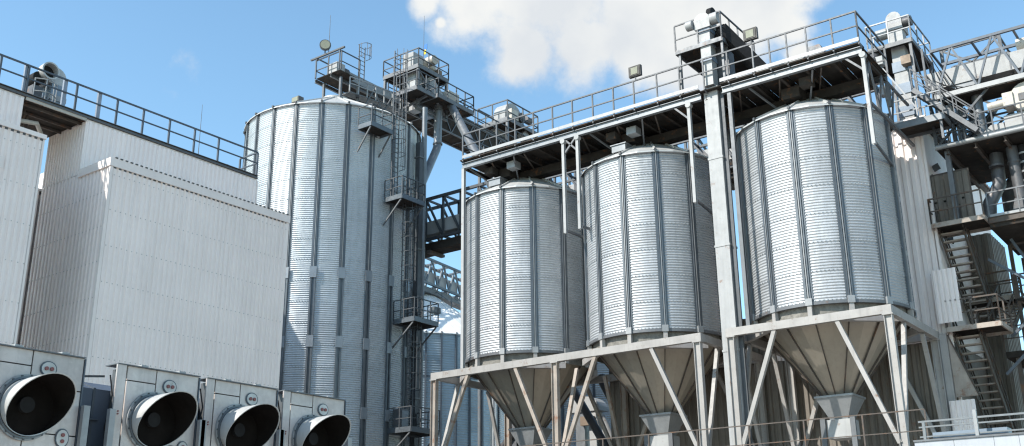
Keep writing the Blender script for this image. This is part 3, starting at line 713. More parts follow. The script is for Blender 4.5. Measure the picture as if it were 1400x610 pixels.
# hooped ladder top on the silo head
def caged_ladder(label, x, y, z0, z1, face=(0, -1), cage0=None, m='rail_mid'):
    """ladder whose climbing side looks along `face`"""
    t = thing('caged_ladder', (x, y, z0), label, 'ladder')
    fx, fy = face; sx, sy = -fy, fx
    for s_ in (-.25, .25): MB().bar((x + sx * s_, y + sy * s_, z0), (x + sx * s_, y + sy * s_, z1), .05, .05).build('stringer', m, t)
    r = MB(); z = z0 + .15
    while z < z1 - .05: r.bar((x - sx * .24, y - sy * .24, z), (x + sx * .24, y + sy * .24, z), .028, .028); z += .3
    stuff(r.build('rungs', m, t))
    c0 = z0 + 2.2 if cage0 is None else cage0
    hoops = MB(); z = c0
    arc = [(.36 * math.cos(R_(q)), .12 + .62 * math.sin(R_(q))) for q in range(0, 181, 22)]
    arc = [(.36, 0.0)] + [(.36 * math.cos(R_(q)), .3 + .4 * math.sin(R_(q))) for q in range(0, 181, 20)] + [(-.36, 0.0)]
    while z <= z1:
        hoops.tube([(x + sx * u + fx * v, y + sy * u + fy * v, z) for u, v in arc], .02, 5); z += .85
    stuff(hoops.build('cage_hoops', m, t))
    for u, v in (arc[1], arc[4], arc[5], arc[7], arc[10]):
        MB().bar((x + sx * u + fx * v, y + sy * u + fy * v, c0), (x + sx * u + fx * v, y + sy * u + fy * v, z1), .03, .018).build('cage_strap', m, t)
    return t
caged_ladder('short hooped ladder rising from the catwalk on the big silo', 42.35, 43.2, 31.2, 33.6, (0, -1), 32.7)

def platform(parent, x0, x1, y0, y1, z, sides='nsew', h=1.1, m='rail_mid', dm='gantry_steel', spacing=1.0, toe=.12, r=.026):
    MB().box((x0, y0, z - .05), (x1, y1, z)).build('deck', 'underside', parent)
    fr = MB()
    for a, b_ in (((x0, y0), (x1, y0)), ((x1, y0), (x1, y1)), ((x1, y1), (x0, y1)), ((x0, y1), (x0, y0))): fr.bar((*a, z - .08), (*b_, z - .08), .06, .2)
    fr.build('edge_frame', dm, parent)
    seg = {'s': ((x0, y0, z), (x1, y0, z)), 'e': ((x1, y0, z), (x1, y1, z)), 'n': ((x1, y1, z), (x0, y1, z)), 'w': ((x0, y1, z), (x0, y0, z))}
    for q in sides: railing(parent, seg[q], h=h, spacing=spacing, m=m, r=r, pr=r, toe=toe, toe_m=dm)

def elevator_head(parent, x, y, z, wx, wy, m='leg_paint'):
    """domed head casing, drum axis along X"""
    prof = [(y - wy / 2, z)] + [(y + wy / 2 * math.cos(t), z + .35 + .45 * math.sin(t)) for t in [math.pi - i * math.pi / 10 for i in range(11)]] + [(y + wy / 2, z)]
    MB().prism(prof, 'x', x - wx / 2, x + wx / 2).build('head_casing', m, parent)

H = thing('head_tower', (48, 43.5, 29), 'railed two-level head tower with drive machine right of the big silo top', 'tower')
platform(H, 46.4, 49.5, 42.0, 45.2, 33.55, 'swen', h=1.25, r=.03)
platform(H, 47.2, 50.9, 40.9, 42.6, 31.35, 'sew', h=1.2, r=.03)
platform(H, 45.2, 47.0, 41.0, 42.8, 31.2, 'sw', h=1.2, r=.03)
for x in (46.5, 49.4):
    for Y in (42.1, 45.1): MB().box((x - .08, Y - .08, 30.7), (x + .08, Y + .08, 33.4)).build('column', 'gantry_steel', H)
for Y in (42.1, 44.95): MB().hbeam((46.5, Y, 30.62), (49.5, Y, 30.62), .14, .2, .02).build('floor_beam', 'gantry_steel', H)
MB().bar((46.45, 41.2, 31.1), (46.45, 43.4, 30.7), .12, .14).build('cantilever', 'gantry_steel', H)
MB().bar((49.5, 41.0, 31.2), (49.5, 43.4, 30.7), .12, .14).build('cantilever', 'gantry_steel', H)
for x0, x1 in ((46.5, 49.4), (49.4, 46.5)): MB().bar((x0, 42.1, 30.8), (x1, 42.1, 33.3), .08, .08).build('brace', 'gantry_steel', H)
MB().box((46.9, 42.7, 30.7), (47.6, 43.4, 33.5)).build('elevator_leg', 'galv_bright', H); MB().box((48.1, 42.7, 30.7), (48.8, 43.4, 33.5)).build('elevator_leg', 'leg_blue', H)
MB().box((46.7, 42.75, 33.56), (47.7, 43.7, 34.9)).build('gearbox', 'leg_paint', H)
MB().tube([(47.75, 43.1, 34.6), (49.0, 43.1, 34.6)], .38, 14).build('motor', 'machine_cream', H, True)
MB().tube([(48.3, 42.2, 34.75), (48.3, 42.9, 34.75)], .34, 14).build('fan_cowl', 'machine_cream', H, True)
MB().box((49.0, 42.5, 33.6), (49.4, 43.4, 34.4)).build('control_box', 'copper_box', H)
MB().bar((48.6, 41.7, 31.4), (48.2, 42.6, 33.2), .9, .7).build('discharge_chute', 'galv_bright', H)
MB().box((48.6, 41.2, 31.36), (49.7, 42.2, 32.3)).build('diverter', 'machine_cream', H)

H2 = thing('head_tower', (59.7, 44.3, 30), 'round elevator head in a railed cage behind the gantry end', 'tower')
platform(H2, 58.0, 62.0, 43.3, 46.2, 34.15, 'swen', h=1.5, r=.04, spacing=1.6)
for x in (58.1, 61.9):
    for Y in (43.4, 46.1): MB().box((x - .09, Y - .09, 0), (x + .09, Y + .09, 34.0)).build('column', 'gantry_steel', H2)
prof = [(58.5, 34.2)] + [(59.6 + 1.1 * math.cos(t), 34.95 + 1.1 * math.sin(t)) for t in [math.pi - i * math.pi / 14 for i in range(15)]] + [(60.7, 34.2)]
MB().prism(prof, 'y', 43.9, 45.0).build('head_casing', 'leg_paint', H2)
MB().tube([(60.2, 43.5, 35.0), (60.2, 43.88, 35.0)], .4, 14).build('bearing', 'pipe_dark', H2, True)
MB().box((58.8, 43.5, 34.5), (59.7, 43.88, 35.3)).build('gearbox', 'machine_cream', H2)
MB().tube([(61.0, 43.8, 35.2), (61.6, 43.8, 35.2)], .3, 12).build('motor', 'pipe_dark', H2, True)
MB().box((58.9, 44.95, 0), (60.3, 45.8, 34.1)).build('elevator_leg', 'galv_bright', H2)
MB().bar((60.6, 43.9, 34.0), (62.4, 43.9, 32.4), .6, .6).build('discharge_chute', 'galv_bright', H2)

sp = thing('spout_pipe', (48.4, 42, 25), 'bent grey spout pipe dropping from the head tower towards the big silo', 'pipe')
MB().tube([(48.5, 42, 31.3), (48.45, 42, 28.4)], .27, 14).build('upper_pipe', 'pipe_galv', sp, True)
MB().tube([(48.45, 42, 28.4), (48.3, 42, 28.0), (44.6, 40.2, 23.6)], .27, 14).build('lower_pipe', 'pipe_galv', sp, True)
for z in (28.45, 30.9): MB().tube([(48.46, 42, z), (48.46, 42, z + .1)], .33, 14).build('flange', 'gantry_steel', sp, True)
sp = thing('spout_pipe', (48, 40, 24), 'straight grey spout sloping from the head tower to the gantry end', 'pipe')
MB().tube([(49.4, 42.0, 32.2), (46.2, 36.6, 25.2)], .28, 14).build('pipe', 'pipe_galv', sp, True)
MB().tube([(46.2, 36.6, 25.2), (45.2, 34.9, 22.9)], .28, 14).build('end_pipe', 'pipe_galv', sp, True)
MB().tube([(46.25, 36.7, 25.3), (46.15, 36.5, 25.1)], .34, 14).build('flange', 'gantry_steel', sp, True)

# ladder platforms up the right flank of the big silo
def flank_platform(label, x0, x1, y0, y1, z, sides='swe'):
    t = thing('ladder_platform', ((x0 + x1) / 2, (y0 + y1) / 2, z - .1), label, 'platform', 'ladder platforms on the big silo')
    platform(t, x0, x1, y0, y1, z, sides, h=1.15, m='rail_mid', dm='stiffener_steel', spacing=.75, toe=.1)
    for x in (x0 + .05, x1 - .05): MB().bar((x, y0 + .1, z - .2), (x, min(y1 + .1, 39.3), z - 1.5), .07, .07).build('bracket', 'gantry_steel', t)
flank_platform('topmost of the ladder platforms on the big silo, under the eave', 38.4, 40.1, 38.2, 39.25, 25.55)
flank_platform('second ladder platform from the top on the big silo', 40.4, 42.3, 37.6, 38.95, 21.65)
flank_platform('third ladder platform from the top, beside the distant white roof', 41.4, 43.4, 37.4, 38.95, 14.75)
flank_platform('lowest ladder platform of the big silo, near the bottom edge', 41.2, 43.5, 37.3, 38.95, 8.75)
caged_ladder('uppermost caged ladder on the flank of the big silo', 40.75, 38.55, 21.7, 31.0, (0, -1), 23.5)
caged_ladder('middle caged ladder on the flank of the big silo', 41.75, 38.5, 14.8, 23.2, (0, -1), 17)
caged_ladder('lower caged ladder on the flank of the big silo', 42.3, 38.45, 8.8, 16.2, (0, -1), 11)
pp = thing('riser_pipe', (43.6, 39.0, 0), 'tall vertical trunk standing against the right edge of the big silo', 'pipe')
MB().box((43.38, 39.0, 0), (43.7, 39.35, 26.2)).build('trunk', 'rail_mid', pp)
MB().tube([(44.1, 39.3, 0), (44.1, 39.3, 28.8)], .16, 10).build('pipe', 'pipe_galv', pp, True)
for k in range(9): MB().box((43.33, 38.95, 2 + k * 2.9), (43.75, 39.4, 2.08 + k * 2.9)).build('flange', 'gantry_steel', pp)
fx = thing('box_floodlight', (37.2, 43.2, 27.4), 'small boxy floodlight on the eave of the big silo', 'floodlight')
MB().box((37.1, 42.95, 27.75), (37.5, 43.55, 28.1)).build('lamp_body', 'pipe_dark', fx); MB().box((37.07, 43.0, 27.79), (37.1, 43.5, 28.06)).build('lens', 'lamp_glass', fx); MB().bar((37.35, 43.25, 27.2), (37.35, 43.25, 27.74), .08, .06).build('bracket', 'gantry_steel', fx)
eq = thing('equipment_box', (41.8, 38.6, 8.76), 'grey cabinet on the lowest ladder platform of the big silo', 'cabinet')
MB().box((41.5, 38.3, 8.76), (42.1, 38.9, 9.9)).build('cabinet', 'gantry_steel', eq); MB().box((41.55, 38.27, 8.85), (42.05, 38.298, 9.8)).build('door', 'plate_grey', eq)

# ================================================================== elevators by the gantry
E1 = thing('bucket_elevator', (38.3, 17.35, 0), 'tall pale elevator leg standing between the middle and right hopper silos', 'elevator')
for z0, z1 in ((0, 5.6), (5.62, 9.9), (9.92, 14.3), (14.32, 18.2), (18.22, 21.45)):
    MB().box((38.25, 17.2, z0), (38.95, 17.84, z1)).build('leg_section', 'leg_paint', E1)
    MB().box((38.23, 17.17, z1 - .05), (38.98, 17.87, z1 + .04)).build('flange', 'leg_paint', E1)
MB().box((38.4, 17.0, 0), (38.5, 17.19, 21.4)).build('leg_shade_strip', 'rail_mid', E1)  # thin dark strip drawing the shade along the leg's side
MB().box((38.1, 17.28, 21.55), (38.6, 17.76, 24.3)).build('upper_leg', 'leg_paint', E1)
for z in (22.7, 23.5, 24.1): MB().box((38.07, 17.25, z), (38.63, 17.79, z + .2)).build('leg_band', 'leg_blue' if z > 22 else 'leg_paint', E1)
MB().box((38.7, 16.75, 21.45), (39.3, 17.5, 24.3)).build('return_leg', 'pipe_dark', E1)
prof = [(17.15, 24.3), (17.15, 24.8)] + [(17.55 + .4 * math.cos(t), 24.8 + .42 * math.sin(t)) for t in [i * math.pi / 8 for i in range(9)]][1:-1][::1] + [(17.95, 24.8), (17.95, 24.3)]
prof = [(17.2, 24.31), (17.95, 24.31), (17.95, 24.75)] + [(17.575 + .375 * math.cos(t), 24.75 + .3 * math.sin(t)) for t in [i * math.pi / 8 for i in range(1, 8)]] + [(17.2, 24.75)]
MB().prism(prof, 'x', 38.0, 38.75).build('head_casing', 'leg_paint', E1)
MB().tube([(38.2, 16.85, 24.7), (38.2, 17.18, 24.7)], .27, 16).build('pulley_cover', 'leg_paint', E1, True)
MB().box((38.65, 16.8, 23.63), (39.2, 17.3, 24.55)).build('gearbox', 'black_rubber', E1)
MB().tube([(38.0, 18.0, 24.6), (38.0, 18.3, 24.6)], .22, 12).build('motor', 'leg_paint', E1, True)
MB().tube([(38.5, 17.18, 25.05), (38.5, 17.4, 25.05)], .36, 18).build('drum', 'black_rubber', E1, True)
platform(E1, 38.05, 41.6, 16.7, 18.95, 23.62, 'sew', h=1.25, m='rail_mid', dm='gantry_steel', r=.03, toe=None)
for x, y in ((38.15, 16.75), (41.5, 16.75), (38.15, 18.8), (41.5, 18.8)): MB().bar((x, y, 21.45), (x, y, 23.5), .1, .1).build('platform_leg', 'gantry_steel', E1)
MB().tube([(39.6, 16.95, 24.0), (40.3, 16.95, 24.0)], .34, 14).build('side_drum', 'black_rubber', E1, True)
MB().bar((38.4, 16.9, 24.2), (39.6, 15.6, 22.2), .5, .5).build('discharge_spout', 'black_rubber', E1)
tag(MB().bar((39.4, 15.7, 21.98), (39.5, 13.6, 21.98), .7, .5).build('white_hopper_box', 'leg_paint'), 'white box on the gantry deck below the square floodlight', 'box')
fb = thing('angled_hood', (39.5, 13.0, 22.03), 'small dark folded hood on the gantry deck right of the floodlight', 'hood')
MB().prism([(12.7, 22.03), (13.6, 22.03), (13.4, 22.55), (12.9, 22.55)], 'x', 39.3, 39.95).build('hood', 'gantry_steel', fb)

def floodlight(y, z, label):
    t = thing('floodlight', (37.9, y, z), label, 'floodlight', 'square floodlights on the gantry rail')
    MB().bar((37.93, y, z - .05), (37.93, y, z + .16), .05, .05).build('stem', 'dark_trim', t)
    MB().box((37.86, y - .31, z + .16), (38.02, y + .31, z + .68)).build('housing', 'hub_grey', t)
    MB().box((37.835, y - .26, z + .2), (37.858, y + .26, z + .64)).build('reflector', 'hub_grey', t)
    MB().box((37.82, y - .17, z + .25), (37.834, y + .17, z + .59)).build('lens', 'lamp_glass', t)
    fin = MB().box((38.022, -.28, 0), (38.07, .28, .02)).mesh('cooling_fin', 'pipe_dark')
    for k in range(5): piece('cooling_fin', fin, t, (0, y, z + .22 + k * .09))
floodlight(21.0, 22.79, 'square floodlight on the gantry rail, outlined against the white cloud')
floodlight(15.33, 22.79, 'square floodlight on the gantry rail just right of the elevator head')

E2 = thing('bucket_elevator', (44.9, 11.1, 20.28), 'second elevator head and railed platform beyond the right end of the gantry', 'elevator')
MB().box((44.6, 10.8, 20.28), (45.2, 11.4, 24.9)).build('leg', 'leg_paint', E2)
for z in (20.6, 21.7, 22.8): MB().box((44.56, 10.76, z), (45.24, 11.44, z + .5)).build('leg_band', 'leg_blue', E2)
prof = [(10.75, 24.91), (11.45, 24.91), (11.45, 25.4)] + [(11.1 + .35 * math.cos(t), 25.4 + .4 * math.sin(t)) for t in [i * math.pi / 8 for i in range(1, 8)]] + [(10.75, 25.4)]
MB().prism(prof, 'x', 44.5, 45.5).build('head_casing', 'leg_paint', E2)
MB().tube([(44.8, 11.5, 24.95), (44.8, 12.0, 24.95)], .26, 12).build('motor', 'leg_paint', E2, True)
MB().tube([(44.7, 10.35, 25.2), (44.7, 10.72, 25.2)], .24, 12).build('bearing', 'pipe_dark', E2, True)
platform(E2, 44.2, 47.5, 10.35, 12.3, 24.1, 'wsen', h=1.15, m='pipe_galv', dm='gantry_steel', r=.028, toe=None)
for x in (44.3, 47.4):
    for Y in (10.45, 12.2): MB().hbeam((x, Y, 20.28), (x, Y, 24.0), .12, .12, .02).build('column', 'gantry_steel', E2)
MB().bar((44.3, 10.45, 20.5), (44.3, 12.2, 23.8), .07, .07).build('brace', 'pipe_galv', E2); MB().bar((44.3, 10.45, 23.8), (47.4, 10.45, 20.5), .07, .07).build('brace', 'gantry_steel', E2)
for k, (x, y, z) in enumerate(((44.1, 11.7, 23.2), (44.2, 11.95, 22.6), (44.1, 11.6, 21.7), (44.1, 10.5, 22.9))): MB().box((x, y, z), (x + .4, y + .42, z + .4)).build('junction_box', 'leg_paint' if k % 2 == 0 else 'copper_box', E2)
MB().tube([(44.5, 12.1, 23.9), (43.6, 12.3, 22.6), (42.2, 12.3, 22.0)], .22, 12).build('discharge_spout', 'pipe_dark', E2, True)
pl = thing('small_landing', (43.6, 10.2, 19.5), 'small railed landing above the corner of the right building', 'platform')
platform(pl, 43.0, 44.3, 9.25, 11.3, 19.6, 'wse', h=1.12, m='pipe_galv', dm='pipe_galv', r=.028, toe=.12)
MB().bar((43.1, 9.4, 18.6), (43.1, 9.4, 19.5), .1, .1).build('leg', 'gantry_steel', pl)

# ================================================================== right-hand process building
B = thing('process_building', (50, 14.4, 0), 'off-white metal-clad building behind the right hopper silo', 'building')
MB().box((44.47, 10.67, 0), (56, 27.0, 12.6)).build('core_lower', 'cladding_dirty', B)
MB().box((44.47, 10.67, 12.61), (56, 18.2, 20.1)).build('core_upper', 'cladding', B)
clad(B, '-x', 10.62, 18.2, 44.4, 10.4, 20.12, rows=2, pitch=.34, per=3, m='cladding', screws=False, depth=.09)
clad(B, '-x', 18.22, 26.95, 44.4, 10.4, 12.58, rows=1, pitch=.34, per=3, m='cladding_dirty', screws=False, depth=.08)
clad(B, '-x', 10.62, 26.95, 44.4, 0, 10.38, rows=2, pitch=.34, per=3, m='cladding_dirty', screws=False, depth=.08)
fp = [(44.4, 46.3), (46.32, 48.4), (48.42, 50.6), (50.62, 55.9)]
for i, (xa, xb) in enumerate(fp):
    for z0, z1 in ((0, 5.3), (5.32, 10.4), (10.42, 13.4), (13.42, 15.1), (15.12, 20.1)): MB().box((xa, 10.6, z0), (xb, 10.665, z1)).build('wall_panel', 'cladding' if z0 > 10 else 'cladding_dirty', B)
MB().box((44.33, 10.5, 0), (44.5, 10.598, 20.1)).build('corner_flashing', 'flashing', B)
rf = MB().box((44.15, 10.3, 20.13), (56.2, 18.4, 20.2)).build('roof', 'dark_trim', B)
cp = MB().box((0, 10.24, 20.1), (.09, 10.36, 20.24)).mesh('roof_rib', 'rusty_steel')
for k in range(34): piece('roof_rib', cp, rf, (44.2 + k * .34, 0, 0))
MB().box((44.12, 10.25, 20.205), (44.35, 18.4, 20.27)).build('eave_flashing', 'flashing', rf)
MB().box((45.25, 10.55, 15.2), (47.3, 10.597, 17.9)).build('doorway', 'black_rubber', B)
MB().bar((45.6, 10.58, 18.25), (45.6, 10.3, 18.35), .05, .3).build('wall_lamp', 'dark_trim', B)
# open door leaf
D = thing('door_leaf', (45.2, 10.4, 15.3), 'grey ribbed door standing open on the upper stair landing', 'door')
dl = trap_sheet(4, 1.5, 2.3, 'cladding_dirty', .05)
piece('leaf_sheet', dl, D, (44.75, 10.5, 15.3), -math.pi / 2)
for a, b_ in (((44.78, 10.55, 15.3), (44.78, 10.55, 17.65)), ((44.78, 9.0, 15.3), (44.78, 9.0, 17.65)), ((44.78, 10.55, 17.65), (44.78, 8.97, 17.65)), ((44.78, 10.55, 16.4), (44.78, 9.0, 16.4))): MB().bar(a, b_, .06, .08).build('frame_bar', 'rusty_steel', D)

def stair(label, x0, z0, x1, z1, y0, y1, n, m='rusty_steel', rail=True, tm=None):
    t = thing('stair_flight', ((x0 + x1) / 2, (y0 + y1) / 2, min(z0, z1)), label, 'stairs', 'outside stairs of the right building')
    for y in (y0, y1): MB().bar((x0, y, z0 - .08), (x1, y, z1 - .08), .05, .24).build('stringer', m, t)
    dx = (x1 - x0) / n; tr = MB().box((-.13, y0 + .03, -.05), (.13, y1 - .03, .01)).mesh('tread', tm or 'frame_rusty')
    for k in range(n): piece('tread', tr, t, (x0 + (k + .5) * dx, 0, z0 + (k + .5) * (z1 - z0) / n))
    if rail:
        for y in (y0, y1): railing(t, [(x0, y, z0), (x1, y, z1)], h=1.0, spacing=1.1, m=m, r=.028, pr=.026)
    return t
def landing(label, x0, x1, y0, y1, z, sides):
    t = thing('stair_landing', ((x0 + x1) / 2, (y0 + y1) / 2, z - .2), label, 'landing', 'outside stairs of the right building')
    platform(t, x0, x1, y0, y1, z, sides, h=1.1, m='rusty_steel', dm='frame_rusty', r=.03, toe=None, spacing=.95)
    return t
L1 = landing('upper rusty stair landing outside the open door', 43.95, 45.7, 8.5, 10.58, 15.25, 'wn')
stair('upper rusty stair flight hanging below the door landing', 44.6, 15.1, 48.4, 11.2, 9.5, 10.45, 14)
L2 = landing('lower rusty stair landing with ribbed sheet on its side', 43.95, 45.9, 8.5, 10.58, 10.8, 'ws')
stair('lower rusty stair flight at the foot of the right building', 44.6, 10.65, 48.6, 6.6, 9.5, 10.45, 14)
L3 = landing('far rusty stair landing between the two flights', 47.6, 49.4, 8.5, 10.58, 12.6, 'wse')
stair('return stair flight behind the rusty landing', 46.0, 10.85, 49.2, 12.6, 8.5, 9.35, 9)
for (z0, lab) in ((11.0, 'pale ribbed sheet fixed above the lower stair landing'), (5.6, 'pale ribbed sheet under the lower stair landing')):
    ws = thing('ribbed_sheet', (43.93, 10.3, z0), lab, 'metal sheet')
    me = trap_sheet(5, .98, 2.25, 'cladding', .05); piece('sheet', me, ws, (43.92, 10.88, z0), -math.pi / 2)
    MB().bar((43.96, 10.9, z0 + 2.1), (43.96, 9.92, z0 + 2.1), .03, .06).build('rail', 'rusty_steel', ws)
tag(MB().box((44.05, 10.66, 0), (44.3, 10.95, 10.6)).build('stair_post', 'frame_paint'), 'pale post under the lower stair landing', 'post')
pnl = thing('mesh_guard', (44.1, 10.3, 7.9), 'rusty mesh guard between the post and the lower stair', 'guard')
MB().add([(44.1, 10.62, 10.55), (44.1, 9.75, 8.0), (44.1, 10.62, 8.0)], [(0, 1, 2)]).add([(44.13, 10.62, 10.55), (44.13, 9.75, 8.0), (44.13, 10.62, 8.0)], [(0, 2, 1)]).build('mesh_sheet', 'frame_rusty', pnl)
MB().bar((44.1, 10.62, 10.55), (44.1, 9.75, 8.0), .05, .05).build('edge_bar', 'rusty_steel', pnl)

dk = thing('rear_tower', (51.5, 10, 0), 'dark ribbed tower rising behind the outside stairs', 'tower')
MB().box((50.07, 9.67, 0), (53, 10.56, 16.2)).build('core', 'cladding_dirty', dk)
clad(dk, '-x', 9.6, 10.56, 50.0, 0, 16.2, rows=3, pitch=.32, per=3, m='cladding_dirty', screws=False, depth=.06)
clad(dk, '-y', 50.0, 53.0, 9.6, 0, 16.2, rows=3, pitch=.32, per=3, m='cladding_dirty', screws=False, depth=.06)

# upper process platforms to the right
P1 = thing('process_platform', (46.5, 7, 18.4), 'dark steel platform with handrail carrying the cream drive machine', 'platform')
MB().box((44.0, 3.0, 18.45), (49.5, 9.95, 18.6)).build('deck', 'underside', P1)
MB().tube([(43.95, 3.0, 18.56), (43.95, 9.98, 18.56)], .11, 10).build('edge_tube', 'galv_bright', P1, True)
for k in range(6): MB().hbeam((44.05, 3.8 + k * 1.15, 18.33), (49.5, 3.8 + k * 1.15, 18.33), .12, .22, .02).build('joist', 'rusty_steel', P1)
railing(P1, [(44.0, 3.0, 18.6), (44.0, 9.9, 18.6), (45.6, 9.9, 18.6)], h=1.1, m='rail_mid', spacing=1.15, r=.028, pr=.028)
for (y, x) in ((9.6, 44.3), (4.2, 44.3)): MB().hbeam((x, y, 0 if y < 5 else 15.3), (x, y, 18.44), .2, .2, .02).build('column', 'gantry_steel', P1)
cx = thing('pipe_cluster', (45.5, 9.2, 18.6), 'dense knot of pipes and braces under the upper right lattice bridge', 'pipes')
for k, (x, y, r_) in enumerate(((45.2, 9.0, .11), (45.8, 8.7, .16), (46.3, 9.4, .09), (46.8, 8.2, .14), (45.5, 9.7, .07))): MB().tube([(x, y, 18.62), (x, y, 20.4), (x + .3, y - .5 * (k % 2), 21.3)], r_, 10).build('pipe', ('pipe_galv', 'pipe_dark', 'leg_paint', 'pipe_dark', 'galv_bright')[k], cx, True)
for k, (a, b_) in enumerate((((44.2, 9.9, 18.7), (44.2, 7.6, 20.8)), ((44.2, 9.9, 20.8), (44.2, 8.6, 18.7)), ((45.6, 9.7, 18.7), (45.6, 7.2, 20.8)), ((45.6, 9.7, 20.8), (45.6, 7.2, 18.7)), ((44.0, 9.95, 18.7), (44.0, 9.95, 23.3)), ((45.6, 9.95, 18.7), (45.6, 9.95, 23.3)), ((44.0, 9.95, 21.0), (45.6, 9.95, 23.2)), ((44.0, 9.95, 22.0), (46.5, 9.95, 22.0)), ((47.4, 9.9, 20.3), (47.4, 6.0, 20.3)))): MB().bar(a, b_, .09, .09).build('brace', 'rail_mid', cx)
for k, (x, y, z) in enumerate(((44.3, 9.2, 20.1), (44.5, 8.3, 19.2), (45.0, 9.5, 21.2), (46.2, 9.0, 20.6))): MB().box((x, y, z), (x + .35, y + .3, z + .42)).build('junction_box', ('leg_paint', 'gantry_steel', 'copper_box', 'leg_blue')[k], cx)
def lattice_tower(name, label, x0, x1, y0, y1, z0, z1, n, m='rail_mid', w=.14, bw=.075):
    t = thing(name, ((x0 + x1) / 2, (y0 + y1) / 2, z0), label, 'steel tower')
    for x in (x0, x1):
        for y in (y0, y1): MB().bar((x, y, z0), (x, y, z1), w, w).build('leg', m, t)
    h = (z1 - z0) / n
    for i in range(n):
        za, zb = z0 + i * h, z0 + (i + 1) * h
        for a, b_ in (((x0, y0), (x0, y1)), ((x0, y0), (x1, y0)), ((x1, y0), (x1, y1))):
            MB().bar((*a, zb), (*b_, zb), bw, bw).build('girt', m, t); MB().bar((*a, za), (*b_, zb), bw, bw).build('brace', m, t); MB().bar((*b_, za), (*a, zb), bw, bw).build('brace', m, t)
    return t
lattice_tower('lattice_tower', 'dark braced steel tower behind the upper right platform', 46.6, 48.6, 7.2, 9.7, 18.62, 24.2, 3)
lt = lattice_tower('stair_tower', 'dark braced stair tower beside the lower right stairs', 47.2, 49.8, 5.6, 8.3, 0, 14.7, 6, m='rusty_steel')
for z in (4.9, 7.35, 12.25): MB().box((47.1, 5.5, z - .05), (49.9, 8.4, z + .05)).build('floor', 'underside', lt)
for z in (4.9, 7.35, 12.25): railing(lt, [(47.15, 5.5, z + .05), (47.15, 8.4, z + .05)], h=1.05, spacing=.9, m='rusty_steel', r=.028, pr=.026)
dct = thing('dust_duct', (48, 6.5, 15.3), 'dark dust duct bending up behind the black pipes at right', 'duct')
MB().tube([(47.6, 8.0, 15.3), (47.6, 8.0, 17.2), (47.6, 7.6, 17.8), (47.6, 5.5, 18.0)], .38, 14).build('duct', 'pipe_dark', dct, True)
MB().tube([(47.6, 8.0, 16.1), (47.6, 8.0, 16.2)], .45, 14).build('flange', 'gantry_steel', dct, True)
cb = thing('cable_bundle', (44.3, 10.0, 18.6), 'loose black cables draped from the upper right lattice bridge', 'cables')
for k in range(4): MB().tube([(44.0 + .1 * k, 9.9 - .1 * k, 23.0), (43.9 + .12 * k, 9.6 - .3 * k, 21.6 - .25 * k), (44.0, 8.8 - .35 * k, 21.0), (44.0, 7.6 - .4 * k, 20.75)], .022, 5).build('cable', 'black_rubber', cb)
P2 = thing('process_platform', (47.5, 6, 14.9), 'dark lower steel platform under the row of black pipes', 'platform')
MB().box((44.5, 2.5, 14.8), (49.6, 8.45, 15.2)).build('deck', 'underside', P2)
MB().hbeam((44.45, 2.5, 15.1), (44.45, 8.45, 15.1), .1, .26, .02).build('edge_beam', 'rusty_steel', P2)
railing(P2, [(44.5, 2.5, 15.21), (44.5, 8.4, 15.21)], h=1.1, m='gantry_steel', spacing=1.2, r=.028, pr=.028, toe=.15)
for a, b_ in (((46, 9.0, 13.9), (46, 5.0, 10.6)), ((46, 8.6, 10.5), (46, 5.5, 13.0)), ((46, 9.0, 9.0), (46, 5.5, 12.1)), ((46, 8.0, 14.6), (46, 5.0, 8.0))): MB().bar(a, b_, .11, .11).build('cross_brace', 'rail_dark', P2)
for y in (4.8, ): MB().hbeam((46, y, 0), (46, y, 14.79), .25, .25, .03).build('column', 'rail_dark', P2)
P3 = thing('process_platform', (48, 6.5, 7.5), 'low dark platform edge at the right border of the picture', 'platform')
MB().box((46.5, 3.0, 9.75), (50, 9.0, 10.0)).build('deck', 'underside', P3)
railing(P3, [(46.5, 3.0, 10.0), (46.5, 9.0, 10.0)], h=1.05, m='rusty_steel', spacing=1.0, r=.026, pr=.026)
for y in (4.5, 6.8, 8.6): MB().hbeam((46.7, y, 0), (46.7, y, 9.74), .16, .16, .02).build('column', 'rusty_steel', P3)
for z in (6.2, 8.0): MB().bar((46.7, 3.5, z), (46.7, 8.6, z), .1, .1).build('girt', 'rusty_steel', P3)
cd = thing('cream_drive', (44.6, 6.6, 18.6), 'cream conveyor drive with round drum casing on the upper right platform', 'machine')
MB().tube([(44.2, 6.2, 20.05), (45.3, 6.2, 20.05)], .62, 20).build('drum_casing', 'machine_cream', cd, True)
MB().box((44.1, 6.7, 19.75), (44.9, 7.1, 20.35)).build('gearbox', 'machine_cream', cd)
MB().tube([(44.4, 7.1, 20.0), (44.4, 7.75, 19.97)], .2, 14).build('motor', 'machine_cream', cd, True)
MB().box((44.3, 5.6, 18.62), (45.2, 7.2, 19.42)).build('stand', 'leg_paint', cd)
MB().prism([(7.2, 18.62), (8.4, 18.62), (7.75, 19.15), (7.25, 19.15)], 'x', 44.3, 45.1).build('chute', 'leg_paint', cd)
MB().box((44.16, 5.9, 19.9), (44.2, 6.5, 20.2)).build('inspection_plate', 'pipe_dark', cd)
